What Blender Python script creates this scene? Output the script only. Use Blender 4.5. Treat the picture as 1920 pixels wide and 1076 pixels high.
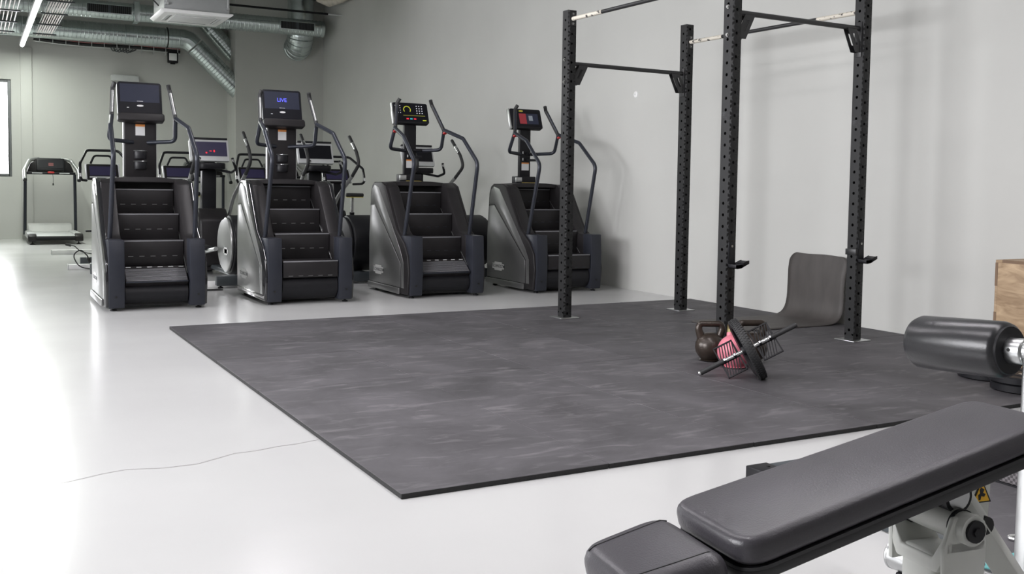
import bpy, bmesh, math, random
from mathutils import Vector, Matrix
random.seed(7)
for _o in list(bpy.data.objects): bpy.data.objects.remove(_o)
SC = bpy.context.scene
COL = SC.collection
PI = math.pi
V = Vector

# ------------------------------------------------------------------ camera
cam_d = bpy.data.cameras.new('camera'); cam = bpy.data.objects.new('camera', cam_d); COL.objects.link(cam)
cam_d.sensor_width = 36.0; cam_d.lens = 1870.23 / 1920 * 36.0
cam_d.shift_y = -(538.0 - 457.25) / 1920.0
cam_d.clip_start = 0.05; cam_d.clip_end = 200
_p, _r, _y = 0.0582, 0.0142, 0.4956
fw = V((math.sin(_y)*math.cos(_p), math.cos(_y)*math.cos(_p), -math.sin(_p)))
ri = V((math.cos(_y), -math.sin(_y), 0)); up = ri.cross(fw)
rr = ri*math.cos(_r) + up*math.sin(_r); uu = -ri*math.sin(_r) + up*math.cos(_r)
M = Matrix((rr, uu, -fw)).transposed().to_4x4(); M.translation = V((0, 0, 1.2))
cam.matrix_world = M
SC.camera = cam

# ------------------------------------------------------------------ view, world
SC.view_settings.view_transform = 'Standard'; SC.view_settings.look = 'None'
SC.view_settings.gamma = 1.0; SC.view_settings.use_curve_mapping = False
SC.view_settings.exposure = 0.25
W = bpy.data.worlds.new('overcast_sky'); SC.world = W; W.use_nodes = True
bg = W.node_tree.nodes['Background']; bg.inputs[0].default_value = (0.97, 0.97, 1.0, 1); bg.inputs[1].default_value = 18.0

XW, YB, YBUMP, XL, YF, ZC = 6.80, 22.2, 21.4, -3.2, -3.0, 5.15     # room limits
LEFT_WINDOWS = [(2.2, 6.4), (7.6, 11.4)]
BACK_WINDOW = (-0.95, 0.69)
WZ0, WZ1 = 1.24, 3.16

def portal(loc, rot, sx, sy):      # tells the renderer where daylight enters
    l = bpy.data.lights.new('window_portal', 'AREA'); l.shape = 'RECTANGLE'; l.size = sx; l.size_y = sy
    l.cycles.is_portal = True
    o = bpy.data.objects.new('window_portal', l); COL.objects.link(o); o.location = loc; o.rotation_euler = rot
for a, b in LEFT_WINDOWS:
    portal((XL-.05, (a+b)/2, (WZ0+WZ1)/2), (0, -PI/2, 0), WZ1-WZ0, b-a)
portal(((BACK_WINDOW[0]+BACK_WINDOW[1])/2, YB+.05, (WZ0+WZ1)/2), (-PI/2, 0, 0), BACK_WINDOW[1]-BACK_WINDOW[0], WZ1-WZ0)
LAMP_W = 36.0            # watts of one LED strip
LAMP_C = (1.0, 0.95, 1.0)

# ------------------------------------------------------------------ materials
def mat(name, col, rough=.5, metal=0., var=0., scale=8., bump=0., bscale=60., emit=None, es=0., coat=0., stretch=None, rvar=0., spec=.5):
    m = bpy.data.materials.new(name); m.use_nodes = True
    nt = m.node_tree; b = nt.nodes['Principled BSDF']
    b.inputs['Base Color'].default_value = (*col, 1); b.inputs['Roughness'].default_value = rough
    b.inputs['Metallic'].default_value = metal; b.inputs['Specular IOR Level'].default_value = spec
    if coat: b.inputs['Coat Weight'].default_value = coat; b.inputs['Coat Roughness'].default_value = .08
    if emit: b.inputs['Emission Color'].default_value = (*emit, 1); b.inputs['Emission Strength'].default_value = es
    tc = nt.nodes.new('ShaderNodeTexCoord'); src = tc.outputs['Object']
    if stretch:
        mp = nt.nodes.new('ShaderNodeMapping'); mp.inputs['Scale'].default_value = stretch
        nt.links.new(src, mp.inputs['Vector']); src = mp.outputs['Vector']
    n = nt.nodes.new('ShaderNodeTexNoise'); n.inputs['Scale'].default_value = scale; n.inputs['Detail'].default_value = 6
    nt.links.new(src, n.inputs['Vector'])
    r = nt.nodes.new('ShaderNodeValToRGB')
    v = max(var, .04)
    r.color_ramp.elements[0].position = .3; r.color_ramp.elements[1].position = .7
    r.color_ramp.elements[0].color = (*[c*(1-v) for c in col], 1)
    r.color_ramp.elements[1].color = (*[min(1, c*(1+v)) for c in col], 1)
    nt.links.new(n.outputs['Fac'], r.inputs['Fac']); nt.links.new(r.outputs['Color'], b.inputs['Base Color'])
    if rvar:
        mr = nt.nodes.new('ShaderNodeMapRange'); mr.inputs['To Min'].default_value = max(.02, rough-rvar); mr.inputs['To Max'].default_value = min(1, rough+rvar)
        nt.links.new(n.outputs['Fac'], mr.inputs['Value']); nt.links.new(mr.outputs['Result'], b.inputs['Roughness'])
    if bump:
        n2 = nt.nodes.new('ShaderNodeTexNoise'); n2.inputs['Scale'].default_value = bscale; n2.inputs['Detail'].default_value = 4
        nt.links.new(src, n2.inputs['Vector'])
        bp = nt.nodes.new('ShaderNodeBump'); bp.inputs['Strength'].default_value = bump; bp.inputs['Distance'].default_value = .01
        nt.links.new(n2.outputs['Fac'], bp.inputs['Height']); nt.links.new(bp.outputs['Normal'], b.inputs['Normal'])
    return m

def emission(name, col, s):
    m = bpy.data.materials.new(name); m.use_nodes = True; nt = m.node_tree
    nt.nodes.remove(nt.nodes['Principled BSDF']); e = nt.nodes.new('ShaderNodeEmission')
    e.inputs[0].default_value = (*col, 1); e.inputs[1].default_value = s
    nt.links.new(e.outputs[0], nt.nodes['Material Output'].inputs[0]); return m

def glass_mat():
    m = bpy.data.materials.new('window_glass'); m.use_nodes = True; nt = m.node_tree
    nt.nodes.remove(nt.nodes['Principled BSDF'])
    t = nt.nodes.new('ShaderNodeBsdfTransparent'); g = nt.nodes.new('ShaderNodeBsdfGlossy'); g.inputs['Roughness'].default_value = .02
    mx = nt.nodes.new('ShaderNodeMixShader'); fr = nt.nodes.new('ShaderNodeFresnel'); fr.inputs[0].default_value = 1.3
    nt.links.new(fr.outputs[0], mx.inputs[0]); nt.links.new(t.outputs[0], mx.inputs[1]); nt.links.new(g.outputs[0], mx.inputs[2])
    nt.links.new(mx.outputs[0], nt.nodes['Material Output'].inputs[0]); return m

def floor_mat():
    m = mat('white_epoxy_floor', (.54, .54, .535), .20, var=.02, scale=.7, rvar=.04, bump=.004, bscale=3, spec=.4)
    return m

def rubber_mat(name, col, speck=.5):
    m = bpy.data.materials.new(name); m.use_nodes = True; nt = m.node_tree; b = nt.nodes['Principled BSDF']
    tc = nt.nodes.new('ShaderNodeNewGeometry'); N = nt.nodes.new; L = nt.links.new
    n1 = N('ShaderNodeTexNoise'); n1.inputs['Scale'].default_value = 1.6; n1.inputs['Detail'].default_value = 8; n1.inputs['Roughness'].default_value = .65; n1.inputs['Distortion'].default_value = .6
    n2 = N('ShaderNodeTexNoise'); n2.inputs['Scale'].default_value = 11; n2.inputs['Detail'].default_value = 9; n2.inputs['Distortion'].default_value = 1.1
    n3 = N('ShaderNodeTexNoise'); n3.inputs['Scale'].default_value = 260
    mp = N('ShaderNodeMapping'); mp.inputs['Scale'].default_value = (.35, 1.2, 1); mp.inputs['Rotation'].default_value = (0, 0, .5)
    L(tc.outputs['Position'], mp.inputs['Vector'])
    L(tc.outputs['Position'], n1.inputs['Vector']); L(mp.outputs['Vector'], n2.inputs['Vector']); L(tc.outputs['Position'], n3.inputs['Vector'])
    r1 = N('ShaderNodeValToRGB'); e = r1.color_ramp.elements
    e[0].position = .3; e[1].position = .75
    e[0].color = (*[c*.62 for c in col], 1); e[1].color = (*[c*1.5 for c in col], 1)
    L(n1.outputs['Fac'], r1.inputs['Fac'])
    r2 = N('ShaderNodeValToRGB'); e = r2.color_ramp.elements; e[0].position = .54; e[1].position = .78
    e[0].color = (0, 0, 0, 1); e[1].color = (.075, .072, .073, 1); L(n2.outputs['Fac'], r2.inputs['Fac'])
    ad = N('ShaderNodeMixRGB'); ad.blend_type = 'ADD'; ad.inputs[0].default_value = 1
    L(r1.outputs['Color'], ad.inputs[1]); L(r2.outputs['Color'], ad.inputs[2])
    L(ad.outputs[0], b.inputs['Base Color'])
    b.inputs['Roughness'].default_value = .62; b.inputs['Specular IOR Level'].default_value = .4
    bp = N('ShaderNodeBump'); bp.inputs['Strength'].default_value = .12; bp.inputs['Distance'].default_value = .003
    L(n3.outputs['Fac'], bp.inputs['Height']); L(bp.outputs['Normal'], b.inputs['Normal'])
    return m

def wood_mat():
    m = bpy.data.materials.new('plywood'); m.use_nodes = True; nt = m.node_tree; b = nt.nodes['Principled BSDF']; N = nt.nodes.new; L = nt.links.new
    tc = N('ShaderNodeTexCoord'); mp = N('ShaderNodeMapping'); mp.inputs['Scale'].default_value = (1.2, 1.2, 5)
    L(tc.outputs['Object'], mp.inputs['Vector'])
    n = N('ShaderNodeTexNoise'); n.inputs['Scale'].default_value = 3.5; n.inputs['Detail'].default_value = 9; n.inputs['Distortion'].default_value = 1.4; L(mp.outputs[0], n.inputs['Vector'])
    r = N('ShaderNodeValToRGB'); e = r.color_ramp.elements; e[0].position = .3; e[1].position = .72
    e[0].color = (.21, .135, .075, 1); e[1].color = (.44, .32, .20, 1); L(n.outputs['Fac'], r.inputs['Fac'])
    L(r.outputs[0], b.inputs['Base Color']); b.inputs['Roughness'].default_value = .6; return m

def ribbed_mat(name, col, sc):
    m = mat(name, col, .7); nt = m.node_tree; b = nt.nodes['Principled BSDF']; N = nt.nodes.new; L = nt.links.new
    tc = N('ShaderNodeTexCoord'); w = N('ShaderNodeTexChecker'); w.inputs['Scale'].default_value = sc
    L(tc.outputs['Object'], w.inputs['Vector'])
    w.inputs['Color1'].default_value = (*[c*.5 for c in col], 1); w.inputs['Color2'].default_value = (*[c*1.5 for c in col], 1)
    L(w.outputs['Color'], b.inputs['Base Color']); return m

def chipped_mat():
    m = bpy.data.materials.new('chipped_cream_paint'); m.use_nodes = True; nt = m.node_tree; b = nt.nodes['Principled BSDF']; N = nt.nodes.new; L = nt.links.new
    tc = N('ShaderNodeTexCoord'); n = N('ShaderNodeTexNoise'); n.inputs['Scale'].default_value = 22; n.inputs['Detail'].default_value = 5; L(tc.outputs['Object'], n.inputs['Vector'])
    r = N('ShaderNodeValToRGB'); e = r.color_ramp.elements; e[0].position = .38; e[1].position = .43
    e[0].color = (.06, .055, .05, 1); e[1].color = (.62, .58, .50, 1); L(n.outputs['Fac'], r.inputs['Fac']); L(r.outputs[0], b.inputs['Base Color']); b.inputs['Roughness'].default_value = .55
    return m

def chalky_mat():
    m = bpy.data.materials.new('black_powder_coat_with_chalk'); m.use_nodes = True; nt = m.node_tree; b = nt.nodes['Principled BSDF']; N = nt.nodes.new; L = nt.links.new
    tc = N('ShaderNodeTexCoord'); n = N('ShaderNodeTexNoise'); n.inputs['Scale'].default_value = 5; n.inputs['Detail'].default_value = 10; n.inputs['Roughness'].default_value = .75; L(tc.outputs['Object'], n.inputs['Vector'])
    r = N('ShaderNodeValToRGB'); e = r.color_ramp.elements; e[0].position = .60; e[1].position = .82
    e[0].color = (.013, .013, .0135, 1); e[1].color = (.13, .13, .14, 1); L(n.outputs['Fac'], r.inputs['Fac']); L(r.outputs[0], b.inputs['Base Color']); b.inputs['Roughness'].default_value = .45; b.inputs['Specular IOR Level'].default_value = .3
    return m

MT = dict(
 wall=mat('grey_wall_paint', (.51, .51, .488), .75, var=.03, scale=.8, bump=.015, bscale=40),
 ceil=mat('grey_ceiling_paint', (.27, .28, .27), .9),
 floor=floor_mat(), glass=glass_mat(),
 frame=mat('dark_grey_window_frame', (.16, .165, .17), .5),
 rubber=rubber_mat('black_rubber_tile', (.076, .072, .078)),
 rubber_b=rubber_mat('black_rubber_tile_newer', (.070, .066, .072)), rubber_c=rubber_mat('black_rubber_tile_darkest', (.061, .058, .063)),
 rubber_edge=mat('black_cut_rubber_edge', (.016, .016, .016), .8, bump=.3, bscale=90),  # cut rubber's black, with the weaker light on the sides painted in
 rubber2=mat('grey_rubber_sheet', (.058, .052, .049), .6, var=.14, scale=4, stretch=(1, 3, 1), bump=.1, bscale=120),
 dark=mat('black_plastic', (.010, .010, .012), .45, var=.1, spec=.25),
 hood=mat('charcoal_plastic', (.017, .0155, .0165), .42, var=.08, spec=.25),
 navy=mat('dark_navy_plastic', (.024, .026, .034), .36, var=.06, spec=.25),
 tubem=mat('navy_grey_painted_steel', (.030, .033, .043), .32, metal=.3, spec=.35),
 gloss=mat('glossy_black_trim', (.010, .010, .012), .08, coat=.5),
 silver=mat('silver_painted_panel', (.42, .425, .42), .30, metal=.75, var=.05, scale=3),
 silverd=mat('grey_painted_panel', (.22, .22, .22), .32, metal=.7, var=.05, scale=3),
 lgrey=mat('light_grey_plastic', (.52, .53, .53), .4),
 white=mat('white_enamel', (.78, .78, .77), .35),
 chrome=mat('chrome', (.85, .85, .85), .22, metal=.9), ribm=mat('dark_ribbed_tread', (.16, .16, .17), .5),
 steel=mat('brushed_steel', (.55, .56, .56), .32, metal=1.0, var=.1),
 grip=mat('black_rubber_grip', (.02, .02, .021), .6, bump=.15, bscale=200),
 black=mat('deep_black', (.004, .004, .004), .6),
 screen=mat('dark_screen_glass', (.006, .006, .009), .42, spec=.2),
 screenblue=mat('dim_blue_screen', (.012, .013, .020), .45, emit=(.10, .12, .22), es=.10, spec=.2),
 postm=chalky_mat(),
 barm=mat('black_bar_paint', (.018, .018, .019), .38, var=.1),
 chip=chipped_mat(),
 bolt=mat('zinc_bolt', (.35, .35, .34), .35, metal=1),
 galv=mat('galvanised_duct', (.62, .68, .68), .24, metal=1.0, var=.12, scale=5, rvar=.06),
 labelw=mat('white_paper_label', (.62, .62, .62), .6),
 orange=mat('orange_label_band', (.60, .22, .05), .5),
 yellow=mat('yellow_print', (.65, .55, .06), .5),
 wood=wood_mat(), ply_edge=mat('plywood_edge', (.16, .10, .06), .7),
 leather=mat('black_vinyl_upholstery', (.050, .047, .054), .34, spec=.45, var=.10, scale=7, bump=.10, bscale=260),
 leather2=mat('black_vinyl_piping', (.016, .016, .018), .42), rollerv=mat('black_vinyl_roller', (.017, .017, .019), .30, spec=.5, bump=.05, bscale=160),
 board=mat('dark_pad_board', (.028, .028, .030), .6),
 cast=mat('brown_black_cast_iron', (.040, .030, .024), .30, metal=.35, var=.35, scale=18, bump=.12, bscale=70),
 pink=mat('pink_enamel', (.58, .17, .22), .42, var=.07, scale=20),
 brass=mat('worn_brass_handle', (.20, .16, .07), .42, metal=.6, var=.4, scale=30),
 benchw=mat('off_white_powder_coat', (.52, .53, .50), .38, var=.05, scale=10),
 dgrey=mat('dark_blue_grey_steel', (.050, .058, .064), .38),
 teal=mat('teal_cloth', (.12, .36, .36), .85, var=.15, scale=20, bump=.3, bscale=120),
 cable=mat('black_cable', (.012, .012, .013), .5),
 pinkpipe=mat('white_plastic_conduit', (.60, .55, .53), .5),
 ribbed=ribbed_mat('grey_honeycomb_foam', (.12, .11, .115), 90),
 brown=mat('brown_leather_strap', (.11, .05, .04), .6),
 redp=mat('red_plastic', (.50, .03, .03), .4),
 red_e=emission('red_led', (1, .05, .08), .8), blue_e=emission('blue_screen_text', (.12, .13, 1.0), 1.6),
 blue_d=mat('dim_violet_screen', (.02, .018, .03), .3, emit=(.10, .08, .30), es=.07),
 yel_e=emission('yellow_led', (.75, .8, .08), .55), wht_e=emission('white_led_mark', (.9, .92, 1), .7), cyan_e=emission('cyan_key', (.1, .6, .7), .6),
 redscr=mat('red_screen_picture', (.10, .01, .015), .3, emit=(.6, .04, .06), es=.22), greyscr=mat('grey_screen_picture', (.10, .11, .13), .3, emit=(.4, .45, .5), es=.25),
 tube_e=emission('led_tube_glow', (1, .99, .97), 14.0),
 hazard=mat('hazard_yellow', (.75, .42, .02), .5), concrete=mat('insulation_wrap', (.50, .46, .40), .8, var=.2, scale=12),
 crackm=mat('floor_crack_line', (.20, .19, .18), .8),
 goldtxt=mat('gold_lettering', (.45, .36, .10), .45),
 hood_w=mat('pale_motor_hood', (.55, .55, .54), .45),
)

# ------------------------------------------------------------------ mesh builder
def fillet(pts, r, n=5):
    pts = [V(p) for p in pts]; out = [pts[0]]
    for i in range(1, len(pts)-1):
        a, b, c = pts[i-1], pts[i], pts[i+1]; d1 = (a-b); d2 = (c-b); l1, l2 = d1.length, d2.length
        d1.normalize(); d2.normalize(); ang = d1.angle(d2)
        rr_ = r[i] if isinstance(r, (list, tuple)) else r
        t = min(rr_/max(math.tan(ang/2), .05), l1*.48, l2*.48)
        p0, p1 = b+d1*t, b+d2*t
        for k in range(n+1):
            s = k/n; out.append(p0*(1-s)**2 + b*2*s*(1-s) + p1*s*s)
    out.append(pts[-1]); return out

class MB:
    def __init__(s): s.v = []; s.f = []
    def add(s, vs, fs, M=None):
        o = len(s.v); s.v += [tuple(M @ V(p)) if M else tuple(p) for p in vs]; s.f += [[i+o for i in f] for f in fs]; return s
    def box(s, x0, x1, y0, y1, z0, z1, M=None):
        vs = [(x, y, z) for z in (z0, z1) for y in (y0, y1) for x in (x0, x1)]
        return s.add(vs, [[0, 2, 3, 1], [4, 5, 7, 6], [0, 1, 5, 4], [2, 6, 7, 3], [0, 4, 6, 2], [1, 3, 7, 5]], M)
    def prism(s, poly, axis, a, b, M=None):
        n = len(poly)
        def P(p, t): return {'x': (t, p[0], p[1]), 'y': (p[0], t, p[1]), 'z': (p[0], p[1], t)}[axis]
        vs = [P(p, a) for p in poly] + [P(p, b) for p in poly]
        fs = [list(range(n))[::-1], list(range(n, 2*n))] + [[i, (i+1) % n, n+(i+1) % n, n+i] for i in range(n)]
        return s.add(vs, fs, M)
    def tube(s, pts, r, seg=10, closed=False, M=None):
        pts = [V(p) for p in pts]; n = len(pts); rs = r if isinstance(r, (list, tuple)) else [r]*n
        vs = []; fs = []; prev = None
        for i, p in enumerate(pts):
            if closed: t = pts[(i+1) % n]-pts[i-1]
            else: t = pts[min(i+1, n-1)]-pts[max(i-1, 0)]
            t.normalize()
            if prev is None:
                a = V((0, 0, 1)) if abs(t.z) < .9 else V((1, 0, 0)); u = t.cross(a).normalized()
            else:
                u = (prev - t*prev.dot(t)).normalized()
            prev = u; w = t.cross(u)
            for k in range(seg):
                an = 2*PI*k/seg; vs.append(p + (u*math.cos(an)+w*math.sin(an))*rs[i])
        m = n if closed else n-1
        for i in range(m):
            for k in range(seg):
                a = i*seg+k; b = i*seg+(k+1) % seg; j = ((i+1) % n)*seg
                fs.append([a, b, j+(k+1) % seg, j+k])
        if not closed: fs.append(list(range(seg))[::-1]); fs.append([(n-1)*seg+k for k in range(seg)])
        return s.add(vs, fs, M)
    def cyl(s, p0, p1, r, r1=None, seg=16, M=None): return s.tube([p0, p1], [r, r if r1 is None else r1], seg, M=M)
    def lathe(s, prof, seg=24, M=None, cap=True):
        vs = []; fs = []; n = len(prof)
        for k in range(seg):
            a = 2*PI*k/seg
            for (r, z) in prof: vs.append((r*math.cos(a), r*math.sin(a), z))
        for k in range(seg):
            k2 = (k+1) % seg
            for i in range(n-1): fs.append([k*n+i, k2*n+i, k2*n+i+1, k*n+i+1])
        if cap and prof[0][0] > 1e-6: fs.append([k*n for k in range(seg)][::-1])
        if cap and prof[-1][0] > 1e-6: fs.append([k*n+n-1 for k in range(seg)])
        return s.add(vs, fs, M)
    def mesh(s, name, bevel=0, bseg=2, smooth=38, bang=25):
        me = bpy.data.meshes.new(name); bm = bmesh.new()
        vv = [bm.verts.new(p) for p in s.v]
        for f in s.f:
            try: bm.faces.new([vv[i] for i in f])
            except ValueError: pass
        bmesh.ops.remove_doubles(bm, verts=bm.verts, dist=1e-5)
        bmesh.ops.recalc_face_normals(bm, faces=bm.faces)
        if bevel:
            ed = [e for e in bm.edges if len(e.link_faces) == 2 and e.calc_face_angle(0) > math.radians(bang)]
            bmesh.ops.bevel(bm, geom=ed, offset=bevel, segments=bseg, profile=.5, affect='EDGES', clamp_overlap=True)
        bm.to_mesh(me); bm.free()
        if smooth:
            me.shade_smooth(); me.set_sharp_from_angle(angle=math.radians(smooth))
        return me
    def build(s, name, m, parent=None, **k):
        return obj(name, s.mesh(name, **k), m, parent)

def obj(name, me, m, parent=None):
    o = bpy.data.objects.new(name, me); COL.objects.link(o)
    mm = MT[m] if isinstance(m, str) else m
    if not me.materials: me.materials.append(mm)
    if parent is not None: o.parent = parent
    return o
def tag(o, label=None, cat=None, group=None, kind=None):
    if label: o['label'] = label
    if cat: o['category'] = cat
    if group: o['group'] = group
    if kind: o['kind'] = kind
    return o
def thing(name, label, cat, loc=(0, 0, 0), rz=0., group=None, rot=None):
    o = bpy.data.objects.new(name, None); COL.objects.link(o); o.empty_display_size = .1
    o.location = loc; o.rotation_euler = rot or (0, 0, rz); return tag(o, label, cat, group)
def copy_tree(o, parent=None):
    c = o.copy(); COL.objects.link(c)
    if parent is not None: c.parent = parent; c.matrix_parent_inverse = o.matrix_parent_inverse.copy()
    for ch in list(o.children): copy_tree(ch, c)
    return c
def rrect(w, h, r, n=5, cx=0, cy=0):
    out = []
    for (sx, sy, a0) in ((1, 1, 0), (-1, 1, PI/2), (-1, -1, PI), (1, -1, 3*PI/2)):
        for k in range(n+1):
            a = a0 + PI/2*k/n; out.append((cx+sx*(w/2-r)+r*math.cos(a), cy+sy*(h/2-r)+r*math.sin(a)))
    return out
def text_mesh(txt, size, ext=.0006, bold=0.):
    c = bpy.data.curves.new('lettering', 'FONT'); c.body = txt; c.size = size; c.extrude = ext; c.align_x = 'CENTER'; c.align_y = 'CENTER'; c.offset = bold; c.resolution_u = 3
    o = bpy.data.objects.new('lettering', c); COL.objects.link(o)
    bpy.context.view_layer.update()
    me = bpy.data.meshes.new_from_object(o.evaluated_get(bpy.context.evaluated_depsgraph_get()))
    bpy.data.objects.remove(o); bpy.data.curves.remove(c); me.materials.clear(); return me
def rotM(deg, ax): return Matrix.Rotation(math.radians(deg), 4, ax)
def T(x, y, z): return Matrix.Translation(V((x, y, z)))
def basis(loc, x, y):      # local frame from two axes
    x = V(x).normalized(); y = V(y).normalized(); z = x.cross(y).normalized(); y = z.cross(x)
    m = Matrix((x, y, z)).transposed().to_4x4(); m.translation = V(loc); return m

# ================================================================== setting
def struct(name, mb, m, label=None, **k): return tag(mb.build(name, m, None, **k), label, kind='structure')
fl = struct('floor', MB().box(XL-.3, XW+.3, YF-.3, YB+.3, -.1, 0), 'floor', 'glossy white epoxy floor', smooth=0)
cp = [(0.0, 4.215), (.166, 4.232), (.32, 4.266), (.45, 4.325), (.55, 4.347), (.67, 4.306), (.822, 4.305), (.92, 4.36), (1.002, 4.407), (1.1, 4.41), (1.202, 4.442), (1.30, 4.45), (1.405, 4.481)]
ck = MB(); vs = []
for i, (x, y) in enumerate(cp):
    w = .0023*(.4+.6*min(1, i/5)); vs += [(x, y-w, .0006), (x, y+w, .0006)]
ck.add(vs, [[2*i, 2*i+2, 2*i+3, 2*i+1] for i in range(len(cp)-1)])
o = ck.build('crack', 'crackm', fl, smooth=0); o['label'] = 'hairline crack in the white floor'
struct('ceiling', MB().box(XL-.3, XW+.3, YF-.3, YB+.3, ZC, ZC+.1), 'ceil', 'grey ceiling', smooth=0)
struct('wall_right', MB().box(XW, XW+.2, YF-.3, YBUMP, 0, ZC), 'wall', 'long light grey wall on the right', smooth=0)
struct('wall_back_alcove', MB().box(4.9, XW+.2, YBUMP, YB+.2, 0, ZC), 'wall', 'grey wall projecting at the far corner behind the stair climbers', smooth=0)
b0, b1 = BACK_WINDOW
struct('wall_back', MB().box(XL, b0, YB, YB+.25, 0, ZC).box(b1, 4.9, YB, YB+.25, 0, ZC).box(b0, b1, YB, YB+.25, 0, WZ0).box(b0, b1, YB, YB+.25, WZ1, ZC), 'wall', 'far grey wall behind the treadmills', smooth=0)
wl = MB(); ys = [YF] + [q for w in LEFT_WINDOWS for q in w] + [YB+.25]
for i in range(0, len(ys), 2): wl.box(XL-.25, XL, ys[i], ys[i+1], 0, ZC)
for a, b in LEFT_WINDOWS: wl.box(XL-.25, XL, a, b, 0, WZ0).box(XL-.25, XL, a, b, WZ1, ZC)
struct('wall_left', wl, 'wall', 'window wall on the left', smooth=0)
struct('wall_front', MB().box(XL-.3, XW+.3, YF-.3, YF, 0, ZC), 'wall', 'wall behind the viewer', smooth=0)
struct('trim_1', MB().box(.86, 1.065, YB-.06, YB, 0, 3.80), 'wall', 'pale pilaster strip on the far wall beside the window', bevel=.004)

def window(n, M, w, h):
    root = bpy.data.objects.new('window_%d' % n, None); COL.objects.link(root); root.matrix_world = M
    tag(root, kind='structure'); root['label'] = 'bright window in the far wall at the left edge' if n == 1 else 'window in the left wall'
    f = MB(); t = .06
    f.box(0, t, -.05, .05, 0, h).box(w-t, w, -.05, .05, 0, h).box(t, w-t, -.05, .05, 0, t).box(t, w-t, -.05, .05, h-t, h).box(w/2-.03, w/2+.03, -.04, .04, t, h-t)
    f.build('window_frame', 'frame', root, bevel=.004)
    for a, b in ((t, w/2-.03), (w/2+.03, w-t)): MB().box(a, b, -.004, .004, t, h-t).build('pane', 'glass', root, smooth=0)
window(1, T(b0, YB+.10, WZ0), b1-b0, WZ1-WZ0)
for i, (a, b) in enumerate(LEFT_WINDOWS): window(i+2, T(XL-.10, a, WZ0) @ rotM(90, 'Z'), b-a, WZ1-WZ0)

# LED strip lights hanging below the ceiling
def led_strip(x, y, ln, z, label, col=None, axis='y'):
    r = thing('led_strip_light', label, 'light', (x, y, z), 0 if axis == 'y' else -PI/2, 'hanging LED strips')
    MB().box(-.045, .045, 0, ln, .01, .07).build('housing', 'white', r, bevel=.005)
    MB().prism([(.035*math.cos(a), .012-.03*math.sin(a)) for a in [PI*k/8 for k in range(9)]], 'y', .01, ln-.01).build('diffuser', 'tube_e', r)
    for yy in (.25, ln-.25): MB().cyl((0, yy, .07), (0, yy, ZC-z), .004, seg=6).build('hanger', 'steel', r)
    l = bpy.data.lights.new('led_lamp', 'AREA'); l.shape = 'RECTANGLE'; l.size = .08; l.size_y = ln-.05; l.energy = LAMP_W*(2.0 if col else 1)*ln/2.8; l.color = col or LAMP_C
    lo = bpy.data.objects.new('led_lamp', l); COL.objects.link(lo); lo.parent = r; lo.location = (0, ln/2, -.03)
    return r
led_strip(.87, 15.6, 2.9, 3.74, 'glowing LED strip light above the window-side machines, nearer one', (.93, 1, .90))
led_strip(.87, 18.55, 2.9, 3.74, 'glowing LED strip light running up to the pale pilaster', (.93, 1, .90))
for i, (x, y) in enumerate([(.87, 1.4), (.87, 5.0), (3.2, -.6), (3.2, 2.4), (2.7, 8.0)]):  # last strip is an added, unseen lamp that lifts the far floor
    led_strip(x, y, 2.8, 3.74, ['LED strip light overhead on the left, nearest the viewer', 'LED strip light overhead on the left, over the white floor before the climbers', 'LED strip light overhead on the right, above the bench', 'LED strip light overhead on the right, above the near edge of the mat', 'LED strip light overhead before the stair climbers'][i])

# ================================================================== rubber floor
matR = thing('rubber_floor_mat', 'large dark grey rubber tile mat under the black rack', 'mat', (1.417, 3.4805, 0), .007)
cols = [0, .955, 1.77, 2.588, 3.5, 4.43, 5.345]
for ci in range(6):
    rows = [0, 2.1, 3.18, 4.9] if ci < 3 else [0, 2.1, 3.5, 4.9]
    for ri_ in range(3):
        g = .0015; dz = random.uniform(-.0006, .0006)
        tn = MB().box(cols[ci]+g, cols[ci+1]-g, rows[ri_]+g, rows[ri_+1]-g, .0005, .0233+dz).build('tile', [['rubber', 'rubber', 'rubber_c'], ['rubber_b', 'rubber_c', 'rubber_c']][ci >= 3][ri_], matR, bevel=.002, bseg=1).name  # far row and right-hand columns use darker rubber colours
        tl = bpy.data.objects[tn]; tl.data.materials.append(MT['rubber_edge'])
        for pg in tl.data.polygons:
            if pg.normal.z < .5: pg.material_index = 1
pf = thing('lifting_platform', 'low dark platform with grey metal edge behind the bench', 'platform', (2.81, 3.12, 0))
MB().box(.05, 3.9, -3.4, -.05, .001, .046).build('rubber_top', 'rubber', pf, bevel=.002)
MB().box(0, .05, -3.4, 0, .001, .05).build('edge_rail', 'dgrey', pf, bevel=.004)
MB().box(.05, 3.9, -.05, 0, .001, .05).build('edge_rail', 'dgrey', pf, bevel=.004)
MB().box(-.004, .11, -.11, .004, .001, .056).build('corner_cap', 'dark', pf, bevel=.006)
MB().cyl((.07, -.05, .055), (.07, -.05, .059), .008, seg=10).build('screw', 'black', pf)

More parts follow.
